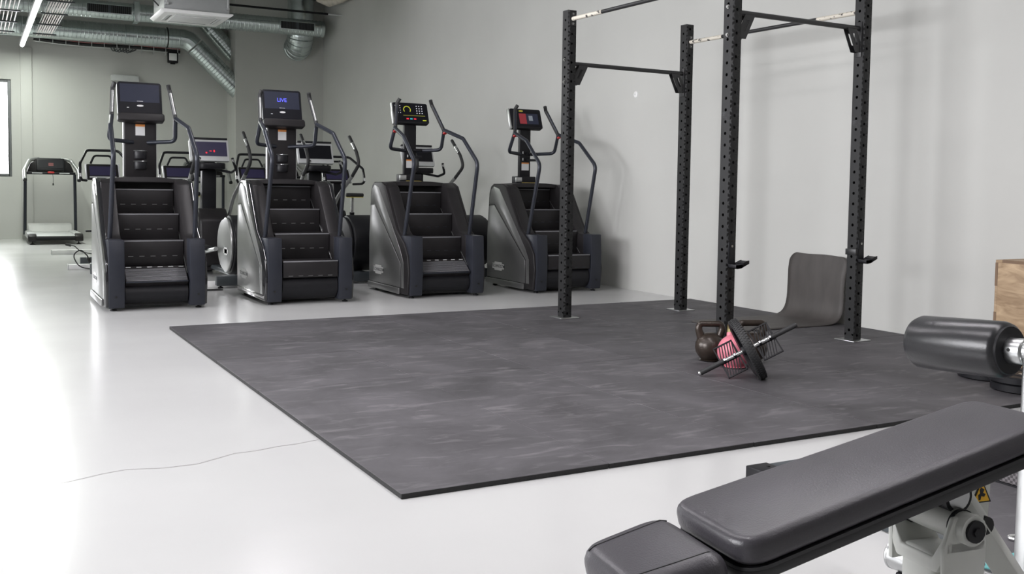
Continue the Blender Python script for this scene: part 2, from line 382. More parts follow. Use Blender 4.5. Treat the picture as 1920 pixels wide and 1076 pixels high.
# ================================================================== power rack
RA = .0366; PW = .0871; PH = 2.749
rack = thing('power_rack', 'tall black four-post power rack standing on the rubber mat', 'rack', (4.7052, 5.5009, .0233), RA)
rW, rD = 1.3449, 2.0824
def post_mesh():
    mb = MB(); n = 33; ph = PH-.0233; c = ph/n; hr = .0115; hw = PW/2; t = .005
    for face in range(4):
        Mf = T(hw, hw, 0) @ rotM(90*face, 'Z') @ T(0, -hw, 0)      # face plane y = 0, outward -y
        off = c/2 if face % 2 else 0                               # holes on neighbouring faces alternate
        for k in range(n-(1 if off else 0)):
            zc = c*(k+.5)+off; ring = []; outr = []; inn = []
            for j in range(16):
                a = 2*PI*j/16; ca, sa = math.cos(a), math.sin(a)
                ring.append((hr*ca, 0, zc+hr*sa)); inn.append((hr*ca, t, zc+hr*sa))
                if j % 4 == 2: p = (hw*(1 if ca > 0 else -1), c/2*(1 if sa > 0 else -1))
                elif abs(ca) > abs(sa): p = (hw*(1 if ca > 0 else -1), c/2*math.tan(a)*(1 if ca > 0 else -1))
                else: p = (hw*(ca/abs(sa)), c/2*(1 if sa > 0 else -1))
                outr.append((p[0], 0, zc+p[1]))
            vs = ring+outr+inn; fs = []
            for j in range(16):
                q = (j+1) % 16; fs.append([j, q, 16+q, 16+j]); fs.append([j, 32+j, 32+q, q])
            mb.add(vs, fs, Mf)
        if off:
            for (za, zb) in ((0, off), (ph-off, ph)): mb.add([(-hw, 0, za), (hw, 0, za), (hw, 0, zb), (-hw, 0, zb)], [[0, 1, 2, 3]], Mf)
    i0 = PW-.006
    mb.box(.006, i0, .006, i0, ph-.004, ph)
    return mb.mesh('post', smooth=20)
pm = post_mesh(); pm.materials.append(MT['postm'])
bpl = MB().box(-.055, PW+.055, -.055, PW+.055, 0, .008).mesh('base_plate', bevel=.002)
bpl.materials.append(MT['steel'])
for (x, y) in ((0, 0), (rW, 0), (0, rD), (rW, rD)):
    po = obj('post', pm, 'postm', rack); po.location = (x, y, 0)
    MB().box(0, PW, 0, PW, PH-.0233, PH-.0203).build('end_cap', 'dark', po, bevel=.001)
    bp_ = obj('base_plate', bpl, 'steel', rack); bp_.location = (x, y, 0)
h = PW/2
def bar(p0, p1, r, name='pull_up_bar', m='barm'):
    b = MB().cyl(p0, p1, r, seg=14).build(name, m, rack); return b
def bolt(p, ax, parent=None, r=.014):
    d = {'x': V((1, 0, 0)), '-x': V((-1, 0, 0)), '-y': V((0, -1, 0)), 'y': V((0, 1, 0))}[ax]; p = V(p)
    MB().cyl(p, p+d*.005, r, seg=14).cyl(p+d*.005, p+d*.014, r*.7, seg=6).build('bolt', 'bolt', parent or rack)
Z0 = -.0233
# long bars in the depth direction
for (x, z) in ((h, 2.675+Z0), (rW+h, 2.585+Z0)):
    b = bar((x, PW, z), (x, rD, z), .017)
    MB().cyl((x, rD-.45, z), (x, rD-.012, z), .0182, seg=14).build('worn_paint_sleeve', 'chip', b)
    MB().cyl((x, PW+.012, z), (x, PW+.42, z), .0182, seg=14).build('worn_paint_sleeve', 'chip', b)
    for yy, s in ((PW, 1), (rD, -1)):
        MB().box(x-.035, x+.035, min(yy, yy+s*.008), max(yy, yy+s*.008), z-.06, z+.06).build('flange', 'barm', b, bevel=.002)
        for dz in (-.042, .042): bolt((x, yy+s*.008, z+dz), 'y' if s > 0 else '-y', b, .011)
# cross bars with gussets
def gusset(p, s, parent):     # triangular slotted bracket under a bar end; s = direction along x
    x, y, z = p; t = .004
    out = [(s*.055, -.010), (s*.15, -.010), (s*.062, -.185), (0, -.185), (0, -.125)]
    ho = [(s*.098, -.045), (s*.055, -.130), (s*.030, -.130), (s*.070, -.045)]
    for dy in (-.022, .022):
        mb = MB()
        A = [(x+q[0], z+q[1]) for q in out]; B = [(x+q[0], z+q[1]) for q in ho]
        n = len(A)
        # ring of quads between outline and slot
        Bx = [B[3], B[0], B[1], B[2], B[2]]
        vs = [(a[0], y+dy-t/2, a[1]) for a in A]+[(b[0], y+dy-t/2, b[1]) for b in Bx]+[(a[0], y+dy+t/2, a[1]) for a in A]+[(b[0], y+dy+t/2, b[1]) for b in Bx]
        fs = []
        for i in range(n):
            j = (i+1) % n
            fs += [[i, j, n+j, n+i], [2*n+i, 3*n+i, 3*n+j, 2*n+j], [i, 2*n+i, 2*n+j, j], [n+i, n+j, 3*n+j, 3*n+i]]
        mb.add(vs, fs); mb.build('gusset', 'barm', parent, smooth=20)
for (y, z) in ((rD+h, 2.29+Z0), (h, 2.45+Z0)):
    b = bar((PW, y, z), (rW, y, z), .019, 'cross_bar')
    gusset((PW, y, z), 1, b); gusset((rW, y, z), -1, b)
    for x, a in ((PW, 'x'), (rW, '-x')):
        s = 1 if a == 'x' else -1
        MB().box(min(x, x+s*.006), max(x, x+s*.006), y-.03, y+.03, z-.22, z+.05).build('mount_plate', 'barm', b, bevel=.002)
    for xx, dd in ((0, '-x'), (rW+PW, 'x')): bolt((xx, y, z+.03), dd, b); bolt((xx, y, z-.165), dd, b)
# J-cups
def jcup(x, z0, z1, s):
    c = MB().box(x+.012, x+.072, -.012, 0, z0+.03, z1)
    c.prism([(x+.012, z0+.03), (x+.072, z0+.03), (x+.088, z0+.024), (x+.135, z0+.038), (x+.135, z0+.055), (x+.125, z0+.055), (x+.085, z0+.04), (x+.075, z0+.005), (x+.03, z0), (x+.012, z0+.008)], 'y', -.09, -.012)
    o = c.build('j_cup', 'dark', rack, bevel=.003); MB().cyl((x+.042, -.012, z1-.03), (x+.042, -.017, z1-.03), .009, seg=10).build('pin', 'bolt', o)
jcup(0, .612, .800, 1); jcup(rW, .612, .795, 1)
MB().box(rW-.012, rW+PW*.72, -.008, PW+.008, .675, .722).build('strap', 'barm', rack, bevel=.002)
MB().box(rW+PW*.18, rW+PW*.42, -.010, -.006, .673, .724).build('strap_buckle', 'brown', rack, bevel=.001)

# ================================================================== stair climbers
SCREENS = {}
def make_climber(x, y, label, wide_console, phase, strip):
    r = thing('stair_climber', label, 'stair climber', (x, y, 0), 0, 'stair climbers in a row behind the mat')
    side = 'silver' if wide_console else 'silverd'
    shell = [(1.17, .035), (1.18, .6), (1.13, 1.10), (1.09, 1.19), (1.02, 1.222), (.80, 1.222), (.70, 1.185), (.37, .715), (.14, .575), (.03, .44), (.0, .27), (.03, .035)]
    cheek = [(1.15, .05), (1.15, 1.12), (1.03, 1.215), (.78, 1.215), (.68, 1.165), (.34, .70), (.27, .66), (.16, .65), (.16, .05)]
    for s in (-1, 1):
        MB().prism(shell, 'x', s*.405, s*.452).build('side_shell', 'hood' if not wide_console else 'gloss', r, bevel=.012, bseg=3)
        MB().prism(cheek, 'x', s*.285, s*.415).build('side_cheek', 'hood', r, bevel=.012, bseg=2)
        MB().prism([(.0, .03), (.26, .03), (.26, .655), (.0, .655), (-.015, .45), (-.018, .28)], 'x', s*.290, s*.428).build('front_leg', 'navy', r, bevel=.008, bseg=2)
        MB().cyl((s*.365, -.012, .135), (s*.365, -.02, .135), .010, seg=12).build('bolt_hole', 'black', r)
        panel = [(1.155, .10), (1.16, .6), (1.125, .955), (.985, .965), (.215, .36), (.205, .10)]
        sp = MB().prism(panel, 'x', s*.450, s*.4565).build('side_panel', side, r, bevel=.003)
        band = [(1.12, .975), (1.10, 1.08), (1.07, 1.15), (1.00, 1.19), (.86, 1.16), (.22, .50), (.13, .37), (.115, .10), (.185, .10), (.195, .365), (.975, .982)]
        MB().prism(band, 'x', s*.450, s*.4555).build('upper_side_panel', side if wide_console else 'silverd', r, bevel=.003)
        if strip: MB().box(min(s*.45, s*.475), max(s*.45, s*.475), .22, 1.16, .03, .095).build('kick_strip', 'silverd' if not wide_console else 'silver', r, bevel=.01, bseg=2)
        else:
            MB().box(min(s*.44, s*.46), max(s*.44, s*.46), .06, 1.15, .065, .085).build('kick_rail', 'chrome', r, bevel=.003)
        # hand rails
        rail = fillet([(s*.385, .275, .645), (s*.370, .05, 1.44), (s*.355, .395, 1.715), (s*.300, .79, 1.825)], .10)
        hr = MB().tube(rail, .0215, 12).build('handrail', 'tubem', r)
        top = .265 if wide_console else .20
        g = MB().tube(fillet([(s*.302, .775, 1.80), (s*(.302*.12+top*.88), .945, 2.115), (s*(top-.012), .925, 2.165)], .03), .021, 12).build('upper_grip', 'grip', r)
        a = V((s*.302, .775, 1.80)); bb = V((s*(.302*.12+top*.88), .945, 2.115)); nrm = V((0, -1, .45)).normalized()
        MB().tube([a.lerp(bb, .18)+nrm*.011, a.lerp(bb, .88)+nrm*.011], .0145, 12).build('pulse_sensor', 'silver' if wide_console else 'tubem', g)
        MB().tube(fillet([(s*.300, .79, 1.82), (s*.315, .90, 1.60), (s*.07, 1.06, 1.585)], .07), .0205, 12).build('lower_grip', 'tubem', r)
        if not wide_console: MB().cyl((s*.303, .778, 1.792), (s*.303, .772, 1.780), .0228, seg=12).build('red_ring', 'redp', g)
        MB().lathe([(.028, 0), (.028, .012), (.012, .016), (.012, .06)], 12, T(s*.38, .08, 0)).build('foot', 'dark', r)
        MB().lathe([(.028, 0), (.028, .012), (.012, .016), (.012, .06)], 12, T(s*.38, 1.08, 0)).build('foot', 'dark', r)
    MB().box(-.41, .41, 1.10, 1.165, .06, 1.16).build('back_panel', 'hood', r, bevel=.01)
    MB().box(-.30, .30, .13, 1.12, .035, .06).build('under_tray', 'black', r)
    arch = [(-.40, 1.13), (-.40, 1.195), (-.30, 1.222), (-.15, 1.234), (0, 1.237), (.15, 1.234), (.30, 1.222), (.40, 1.195), (.40, 1.13), (.285, 1.175), (.27, 1.182), (-.27, 1.182), (-.285, 1.175)]
    MB().prism(arch, 'y', .80, 1.16).build('top_hood', 'hood', r, bevel=.006)
    MB().box(-.285, .285, 1.0, 1.11, .3, 1.2).build('inner_back', 'black', r)
    # steps
    if phase == 0: st = [(.81, 1.115), (.512, .880), (.262, .635)]; low = [(.015, .265), (.19, .398)]
    else: st = [(.925, 1.165), (.606, .927), (.286, .687), (-.005, .43)]; low = None
    for k, (yy, zz) in enumerate(st):
        nz = (st[k+1][1] if k+1 < len(st) else (low[1][1] if low else .27))
        yb = st[k-1][0] if k else yy+.25
        s_ = MB().box(-.278, .278, yy, yb, zz-.016, zz).box(-.278, .278, yy, yy+.014, nz-.004, zz-.014).build('step', 'hood', r, bevel=.004)
        gm = MB(); hz = max(nz+.05, zz-.15) if low or k < 3 else nz+.012
        for q in range(5): gm.box(-.225+q*.10, -.18+q*.10, yy-.0025, yy, hz-.003, hz+.003)
        MB().box(-.277, .277, yy-.0012, yy+.001, hz-.016, hz-.013).build('hinge_line', 'black', s_, smooth=0)
        gm.build('grip_marks', 'silverd' if wide_console else 'tubem', s_, smooth=0)
        MB().box(-.278, .278, yy-.002, yy+.006, zz-.012, zz+.001).build('nosing', 'ribm', s_, bevel=.002)
    if low:
        (ya, za), (yb, zb) = low; L_ = math.hypot(yb-ya, zb-za); an = math.degrees(math.atan2(zb-za, yb-ya))
        Ml = T(0, ya, za) @ rotM(an, 'X')
        s_ = MB().box(-.278, .278, 0, L_, -.016, 0, Ml).prism([(0, -.016), (.03, -.12), (.05, -.12), (.03, -.016)], 'x', -.278, .278, Ml).build('step', 'hood', r, bevel=.003)
        gv = MB()
        for q in range(10): gv.box(-.27, .27, .014+q*(L_-.05)/10, .014+q*(L_-.05)/10+.008, 0, .0035, Ml)
        gv.build('tread_ribs', 'ribm', s_, smooth=0)
        gm = MB()
        for q in range(6): gm.box(-.26+q*.095, -.215+q*.095, L_-.022, L_-.014, 0, .003, Ml)
        gm.build('grip_marks', 'lgrey', s_, smooth=0)
        MB().box(-.278, .278, -.003, .008, -.010, .0015, Ml).build('nosing', 'tubem', s_, bevel=.002)
        MB().cyl((-.28, .13, .15), (.28, .13, .15), .095, seg=28).build('lower_drum', 'dark', r)
    else:
        MB().cyl((-.28, .14, .17), (.28, .14, .17), .13, seg=28).build('lower_drum', 'dark', r)
    for s in (-1, 1): MB().tube([(s*.2815, .10, .33), (s*.2815, .98, 1.06)], .004, 6).build('belt_guide', 'steel', r)
    # brand badge on the left side
    bd = MB(); pts = rrect(.30, .062, .012) 
    Mb = basis((-.4575, .86, .245), (0, -1, 0), (0, 0, 1))
    bd.prism(pts, 'z', 0, .0012, Mb).prism(rrect(.19, .10, .012, cx=-.0), 'z', 0, .0011, Mb)
    badge = bd.build('logo_badge', 'white', r, smooth=0)
    tm = text_mesh('TECHNOGYM', .052, .0004, .0004); tm.transform(Mb @ T(0, 0, .0016)); obj('logo_lettering', tm, 'tubem', badge)
    # mast and console
    if wide_console:
        MB().prism(rrect(.315, .10, .02, cy=1.10), 'z', 1.215, 1.84).build('mast', 'hood', r, bevel=.004)
        for s in (-1, 1): MB().box(min(s*.157, s*.160), max(s*.157, s*.160), 1.06, 1.12, 1.24, 1.80).build('mast_trim', 'lgrey', r)
        lb = MB().box(-.045, .045, 1.047, 1.0495, 1.655, 1.745).build('warning_label', 'labelw', r, smooth=0)
        MB().box(-.045, .045, 1.0465, 1.0495, 1.745, 1.768).build('label_band', 'orange', lb, smooth=0)
        for zz in (1.50, 1.395):
            hb = MB()
            hb.prism([(.06*math.cos(a), 1.05-.052*math.sin(a)) for a in [PI*k/12 for k in range(13)]], 'z', zz-.08, zz-.004)
            hd = hb.build('bottle_holder', 'dark', r, bevel=.004)
            MB().tube([(.062*math.cos(a), 1.05-.054*math.sin(a), zz) for a in [PI*k/12 for k in range(13)]], .004, 6).build('holder_rim', 'steel', hd)
        Mc = T(0, 1.02, 1.855) @ rotM(-14, 'X')
        c = MB().prism(rrect(.425, .345, .03, cy=.175), 'y', -.01, .035, Mc).build('console', 'dark', r, bevel=.004)
        MB().prism(rrect(.412, .33, .025, cy=.177), 'y', -.0135, -.010, Mc).build('screen_glass', 'screen', c, smooth=0)
        MB().box(-.188, .188, -.0145, -.0135, .135, .325, Mc).build('display', 'screenblue', c, smooth=0)
        MB().box(-.2145, -.2105, .0, .04, .02, .33, Mc).build('edge_trim', 'lgrey', c)
        lg = MB().prism([(.032*math.cos(2*PI*k/20), .098+.010*math.sin(2*PI*k/20)) for k in range(20)], 'y', -.0152, -.0138, Mc).build('screen_logo', 'labelw', c, smooth=0)
        MB().box(-.03, .028, -.0155, -.0145, .143, .147, Mc).build('screen_caption', 'labelw', c, smooth=0)
        MB().box(-.128, -.108, -.0152, -.0138, .072, .079, Mc).build('screen_mark', 'labelw', c, smooth=0)
        MB().prism(rrect(.445, .085, .025, cy=-.035), 'y', -.075, .02, Mc).build('console_tray', 'hood', c, bevel=.012, bseg=3)
        SCREENS[label] = (c, Mc)
    else:
        MB().box(-.135, .135, 1.03, 1.15, 1.22, 1.315).build('mast_base', 'dark', r, bevel=.008)
        MB().box(-.138, -.06, 1.02, 1.06, 1.245, 1.305).build('mast_base_trim', 'silver', r, bevel=.006)
        MB().box(-.08, .11, .99, .992, 1.2385, 1.2415).box(-.08, .11, .985, .992, 1.2375, 1.2395).build('yellow_caption', 'goldtxt', r, smooth=0)
        MB().box(-.072, .072, 1.06, 1.12, 1.30, 1.95).build('mast', 'dark', r, bevel=.006)
        lb = MB().box(-.05, .05, 1.056, 1.0595, 1.39, 1.47).build('warning_label', 'labelw', r, smooth=0)
        MB().box(-.05, .05, 1.0555, 1.0595, 1.47, 1.485).build('label_band', 'orange', lb, smooth=0)
        for zz in (1.50, 1.58): MB().box(.01, .11, .97, 1.06, zz, zz+.028).build('towel_hook', 'dark', r, bevel=.006)
        MB().box(-.04, -.028, 1.055, 1.06, 1.51, 1.54).box(-.04, -.028, 1.055, 1.06, 1.59, 1.62).build('clip', 'lgrey', r)
        Mc = T(0, 1.02, 1.895) @ rotM(-20, 'X')
        c = MB().prism(rrect(.43, .255, .025, cy=.125), 'y', -.015, .05, Mc).build('console', 'dark', r, bevel=.006)
        MB().prism([(-.225, -.005), (-.21, -.005), (-.21, .255), (-.225, .255)], 'y', -.01, .045, Mc).build('console_side', 'silver', c, bevel=.004)
        SCREENS[label] = (c, Mc)
    return r
L1 = 'stair climber at the left end of the row with a blank dark screen'
L2 = 'stair climber with the word LIVE on its screen'
L3 = 'stair climber with a yellow ring gauge on its console'
L4 = 'stair climber with a red picture on its screen behind the rack post'
s1 = make_climber(1.500, 9.68, L1, True, 0, True)
s2 = make_climber(2.940, 9.63, L2, True, 1, False)
s3 = make_climber(4.445, 9.66, L3, False, 0, True)
s4 = make_climber(5.940, 9.62, L4, False, 1, True)
# screen contents
c, Mc = SCREENS[L2]
tm = text_mesh('LIVE', .058, .0004, .0004); tm.transform(Mc @ T(0, -.0152, .232) @ rotM(90, 'X')); obj('screen_lettering', tm, 'blue_e', c)
c, Mc = SCREENS[L3]
MB().box(-.205, .205, -.0165, -.015, .02, .245, Mc).build('screen_glass', 'screen', c, smooth=0)
rg = MB(); n = 20
A = [math.radians(-35+250*k/n) for k in range(n+1)]
vs = [(-.045+q*math.cos(a), -.0172, .165+q*math.sin(a)) for a in A for q in (.036, .046)]
rg.add(vs, [[2*i, 2*i+1, 2*i+3, 2*i+2] for i in range(n)], Mc); rg.build('ring_gauge', 'yel_e', c, smooth=0)
k_ = MB()
for i in range(3):
    for j in range(4): k_.box(.075+i*.032-.006, .075+i*.032+.006, -.0172, -.0168, .125+j*.029-.005, .125+j*.029+.005, Mc)
for i in range(3):
    for j in range(4): k_.box(-.185+i*.028-.004, -.185+i*.028+.004, -.0172, -.0168, .125+j*.029-.004, .125+j*.029+.004, Mc)
k_.build('keypad', 'wht_e', c, smooth=0)
MB().box(-.10, .17, -.0172, -.0168, .088, .098, Mc).build('status_line', mat('dim_olive_display', (.10, .10, .02), .4, emit=(.5, .5, .06), es=.12), c, smooth=0)
for i, m_ in enumerate(('red_e', 'cyan_e', 'red_e')): MB().box(-.065+i*.045, -.035+i*.045, -.0172, -.0168, .045, .06, Mc).build('key', m_, c, smooth=0)
MB().box(.135, .18, -.0172, -.0168, .032, .043, Mc).build('key', 'yel_e', c, smooth=0)
c, Mc = SCREENS[L4]
MB().box(-.205, .205, -.0165, -.015, .02, .245, Mc).build('screen_glass', 'screen', c, smooth=0)
MB().box(-.095, .0, -.0172, -.0166, .055, .19, Mc).build('screen_picture', 'redscr', c, smooth=0)
MB().box(.035, .09, -.0172, -.0166, .10, .165, Mc).build('screen_picture', 'greyscr', c, smooth=0)
MB().box(.0, .165, -.0170, -.0166, .055, .19, Mc).build('screen_picture', 'screenblue', c, smooth=0)
MB().prism([(-.06+.03*math.cos(2*PI*k/16), .222+.010*math.sin(2*PI*k/16)) for k in range(16)], 'y', -.0175, -.0165, Mc).build('round_button', 'yellow', c, smooth=0)

# ================================================================== cross trainers (second row)
def make_elliptical(x, label, blank):
    r = thing('cross_trainer', label, 'cross trainer', (x, 12.38, 0), 0, 'cross trainers behind the stair climbers')
    MB().box(-.05, .05, -1.0, 1.20, .085, .14).box(-.33, .33, -1.02, -.92, .03, .14).box(-.30, .30, 1.12, 1.20, .03, .14).build('base_frame', 'dgrey', r, bevel=.008)
    for s in (-1, 1):
        for yy in (-.97, 1.16): MB().lathe([(.03, 0), (.03, .014), (.012, .02), (.012, .05)], 10, T(s*.28, yy, 0)).build('foot', 'dark', r)
    tear = []
    for k in range(26):
        a = 2*PI*k/26; rad = .35; tear.append((-.62+rad*1.15*math.cos(a), .47+rad*math.sin(a)*(1.0 if math.cos(a) < 0 else .92)))
    MB().prism(tear, 'x', -.13, .20).build('flywheel_housing', 'dark', r, bevel=.02, bseg=3)
    for s in (-1, 1):
        t2 = [(-.62+(p[0]+.62)*.93, .47+(p[1]-.47)*.93) for p in tear]
        dc = MB().prism(t2, 'x', -.13 if s < 0 else .20, -.165 if s < 0 else .235).build('side_cover', 'silver' if not blank else 'dark', r, bevel=.012, bseg=3)
        if s < 0 and not blank:
            Mb = basis((-.167, -.72, .40), (0, -1, 0), (0, 0, 1))
            MB().prism(rrect(.22, .05, .01), 'z', 0, .001, Mb).prism(rrect(.14, .085, .01), 'z', 0, .001, Mb).build('logo_badge', 'white', dc, smooth=0)
    MB().prism(rrect(.34, .55, .08, cy=.95), 'z', .06, .12).build('front_foot', 'hood', r, bevel=.01)
    MB().prism([(.62, .12), (1.28, .12), (1.28, .60), (1.15, .82), (.85, .86), (.66, .72)], 'x', -.19, .19).build('front_shroud', 'hood', r, bevel=.04, bseg=3)
    MB().box(-.11, -.02, .655, .66, .52, .535).build('maker_label', 'yellow', r, smooth=0)
    MB().prism([(1.00, .7), (1.16, .7), (1.10, 1.42), (.98, 1.42)], 'x', -.09, .09).build('mast', 'dark', r, bevel=.012)
    Mc = T(0, .93, 1.47) @ rotM(-22, 'X')
    c = MB().prism(rrect(.50, .30, .02, cy=.15), 'y', 0, .05, Mc).build('console', 'lgrey', r, bevel=.005)
    MB().box(-.225, .225, -.004, .001, .065, .265, Mc).build('display', 'blue_d' if not blank else 'screen', c, smooth=0)
    MB().box(-.24, .24, -.02, .03, .295, .32, Mc).build('top_trim', 'dark', c, bevel=.006)
    if not blank:
        rd = MB()
        for (a, b_, w_, h_) in ((-.20, .09, .03, .045), (-.05, .10, .02, .02), (.0, .13, .03, .01), (.05, .12, .02, .03)): rd.box(a, a+w_, -.006, -.004, b_, b_+h_, Mc)
        rd.build('led_digits', 'red_e', c, smooth=0)
    MB().prism(rrect(.34, .22, .08, cy=.86), 'z', 1.36, 1.44).build('tray', 'dark', r, bevel=.015)
    for s in (-1, 1):
        MB().tube(fillet([(s*.08, .98, 1.36), (s*.24, .80, 1.32), (s*.26, .62, 1.36), (s*.20, .56, 1.50)], .06), .017, 10).build('fixed_handle', 'dark', r)
        MB().tube([(s*.243, .605, 1.41), (s*.203, .562, 1.495)], .0195, 10).build('sensor_grip', 'chrome', r)
        arm = MB().tube(fillet([(s*.27, 1.22, .62), (s*.30, .95, 1.0), (s*.335, .42, 1.30)], .5, 8), .024, 10).build('swing_arm', 'silver', r)
        MB().tube(fillet([(s*.335, .45, 1.285), (s*.34, .16, 1.46), (s*.34, .28, 1.62), (s*.335, .55, 1.83)], .12), .022, 10).build('swing_handle', 'grip', arm)
        MB().tube([(s*.337, .315, 1.645), (s*.336, .43, 1.735)], .0235, 10).build('sensor_strip', 'chrome', arm)
        MB().tube([(s*.25, 1.2, .62), (s*.25, .45, .30), (s*.24, -.55, .42)], .025, 10).build('pedal_arm', 'steel', r)
        MB().box(s*.24-.075, s*.24+.075, -.15, .28, .38, .42).build('pedal', 'dark', r, bevel=.015)
    return r
e1 = make_elliptical(2.72, 'cross trainer with silver side disc between the two left stair climbers', False)
e2 = make_elliptical(4.14, 'cross trainer with black rear cover right of the LIVE machine', True)
e3 = make_elliptical(5.66, 'cross trainer half hidden behind the ring-gauge stair climber', True)

# ================================================================== upright bikes (third row)
def make_bike(x, label):
    r = thing('exercise_bike', label, 'exercise bike', (x, 14.24, 0), 0, 'upright bikes in the third row')
    MB().box(-.05, .05, -.55, .62, .085, .14).box(-.26, .26, -.58, -.48, .0, .14).box(-.28, .28, .55, .65, .0, .14).build('base_frame', 'dgrey', r, bevel=.01)
    MB().prism([(-.12, .12), (.52, .12), (.55, .50), (.40, .78), (.24, .80), (.05, .55), (-.12, .42)], 'x', -.09, .09).build('body_shroud', 'dark', r, bevel=.03, bseg=3)
    MB().cyl((0, -.22, .12), (0, -.30, .78), .035).build('seat_tube', 'dark', r)
    MB().cyl((0, -.30, .76), (0, -.32, 1.0), .024).build('seat_post', 'chrome', r)
    sd = [(0, .16), (.05, .12), (.075, .02), (.13, -.06), (.135, -.12), (.08, -.15), (0, -.14)]
    sd = sd + [(-a, b_) for (a, b_) in sd[-2:0:-1]]
    se = MB().prism(sd, 'z', 1.005, 1.06, T(0, -.32, 0)).build('saddle', 'grip', r, bevel=.02, bseg=3)
    MB().prism([(a*.95, b_*.95) for a, b_ in sd], 'z', .998, 1.006, T(0, -.32, 0)).build('saddle_trim', 'yellow', se)
    MB().prism([(.30, .74), (.42, .74), (.46, 1.22), (.38, 1.22)], 'x', -.06, .06).build('mast', 'dark', r, bevel=.01)
    Mc = T(0, .33, 1.22) @ rotM(-35, 'X')
    c = MB().prism(rrect(.40, .24, .02, cy=.12), 'y', 0, .045, Mc).build('console', 'hood', r, bevel=.005)
    MB().box(-.165, .165, -.003, .001, .05, .20, Mc).build('display', 'blue_d', c, smooth=0)
    MB().box(-.17, .17, -.004, .001, .012, .03, Mc).build('key_row', 'lgrey', c, smooth=0)
    for s in (-1, 1): MB().box(min(s*.20, s*.216), max(s*.20, s*.216), -.01, .045, 0, .24, Mc).build('console_side', 'lgrey', c, bevel=.004)
    MB().tube(fillet([(-.22, .28, 1.19), (-.315, .02, 1.20), (-.31, .10, 1.42), (-.20, .42, 1.60), (.20, .42, 1.60), (.31, .10, 1.42), (.315, .02, 1.20), (.22, .28, 1.19)], .07), .018, 10).build('handlebar', 'dark', r)
    MB().tube(fillet([(-.15, .44, 1.42), (-.10, .46, 1.53), (.10, .46, 1.53), (.15, .44, 1.42)], .05), .014, 10).build('inner_handlebar', 'dark', r)
    for s in (-1, 1):
        MB().tube([(s*.314, .035, 1.235), (s*.311, .085, 1.37)], .0195, 10).build('sensor_grip', 'chrome', r)
        MB().cyl((s*.09, .12, .36), (s*.14, .12, .36), .02).box(s*.14-.01, s*.14+.01, .11, .13, .20 if s > 0 else .34, .38 if s > 0 else .52).build('crank', 'steel', r)
        zz = .20 if s > 0 else .52
        MB().box(min(s*.15, s*.25), max(s*.15, s*.25), .07, .17, zz-.012, zz+.012).build('pedal', 'dark', r, bevel=.004)
    return r
make_bike(1.56, 'exercise bike behind the leftmost stair climber')
make_bike(2.56, 'exercise bike to the left of the cross trainer with silver disc')
make_bike(3.60, 'exercise bike glimpsed behind the mast of the LIVE stair climber')
make_bike(4.87, 'exercise bike with yellow-edged saddle behind the black-covered cross trainer')

# ================================================================== treadmills (far row)
def make_treadmill(x, label):
    r = thing('treadmill', label, 'treadmill', (x, 20.15, 0), 0, 'treadmills along the far wall')
    MB().box(-.33, .33, 0, 1.55, .13, .17).build('belt', 'lgrey', r, bevel=.02, bseg=3)
    MB().cyl((-.33, .03, .12), (.33, .03, .12), .045, seg=16).build('rear_roller', 'dark', r)
    for s in (-1, 1):
        MB().box(min(s*.33, s*.46), max(s*.33, s*.46), .12, 1.75, .09, .195).build('side_rail', 'lgrey', r, bevel=.015)
        MB().prism([(-.03, .06), (.14, .06), (.14, .20), (.02, .185), (-.03, .15)], 'x', s*.325, s*.465).build('rear_cap', 'hood', r, bevel=.01)
        MB().lathe([(.045, 0), (.045, .006), (.008, .03), (.008, .09)], 10, T(s*.39, .06, 0)).build('foot', 'black', r)
        MB().tube(fillet([(s*.455, 1.45, .12), (s*.44, 1.35, 1.30)], .1), .030, 10).build('upright', 'tubem', r)
        MB().tube(fillet([(s*.20, 1.32, 1.60), (s*.36, 1.22, 1.57), (s*.47, .95, 1.36), (s*.47, .78, 1.19)], .12), [.03]*3+[.034]*(2*6+2-3), 12).build('handrail', 'silver', r)
        MB().cyl((s*.47, .785, 1.197), (s*.47, .765, 1.172), .036, seg=12).build('rail_end', 'dark', r)
    MB().prism([(1.45, .17), (1.55, .30), (1.75, .33), (1.92, .27), (1.92, .08), (1.45, .08)], 'x', -.40, .40).build('motor_hood', 'hood_w', r, bevel=.03, bseg=3)
    MB().box(-.44, .44, 1.14, 1.22, 1.29, 1.34).build('cross_bar', 'dark', r, bevel=.015)
    MB().prism([(-.42, 1.34), (.42, 1.34), (.36, 1.50), (.22, 1.60), (-.22, 1.60), (-.36, 1.50)], 'y', 1.24, 1.29).build('dashboard', 'hood', r, bevel=.02)
    Mc = T(0, 1.16, 1.37) @ rotM(-15, 'X')
    c = MB().prism(rrect(.50, .25, .03, cy=.125), 'y', 0, .06, Mc).build('console', 'dark', r, bevel=.01)
    MB().box(-.215, .215, -.004, .001, .05, .21, Mc).build('display', 'screen', c, smooth=0)
    MB().box(-.04, .05, -.006, -.003, .09, .15, Mc).build('display_window', mat('dim_red_display', (.08, .01, .01), .3, emit=(.5, .05, .04), es=.08), c, smooth=0)
    MB().box(-.06, .06, 1.115, 1.15, 1.315, 1.35).build('stop_button', 'redp', r, bevel=.012)
    for s in (-1, 1): MB().box(s*.24-.09, s*.24+.09, 1.135, 1.142, 1.31, 1.325).build('sensor_plate', 'lgrey', r, smooth=0)
    MB().tube([(.03, 1.14, 1.30), (.04, 1.13, 1.20), (.035, 1.13, 1.12)], .004, 5).lathe([(.004, 0), (.018, .01), (.012, .04), (.004, .05)], 8, T(.035, 1.13, 1.08)).build('safety_key', 'black', r)
    return r
make_treadmill(1.335, 'grey treadmill standing free beside the window')
make_treadmill(4.22, 'treadmill at the far wall seen past the silver-disc cross trainer')
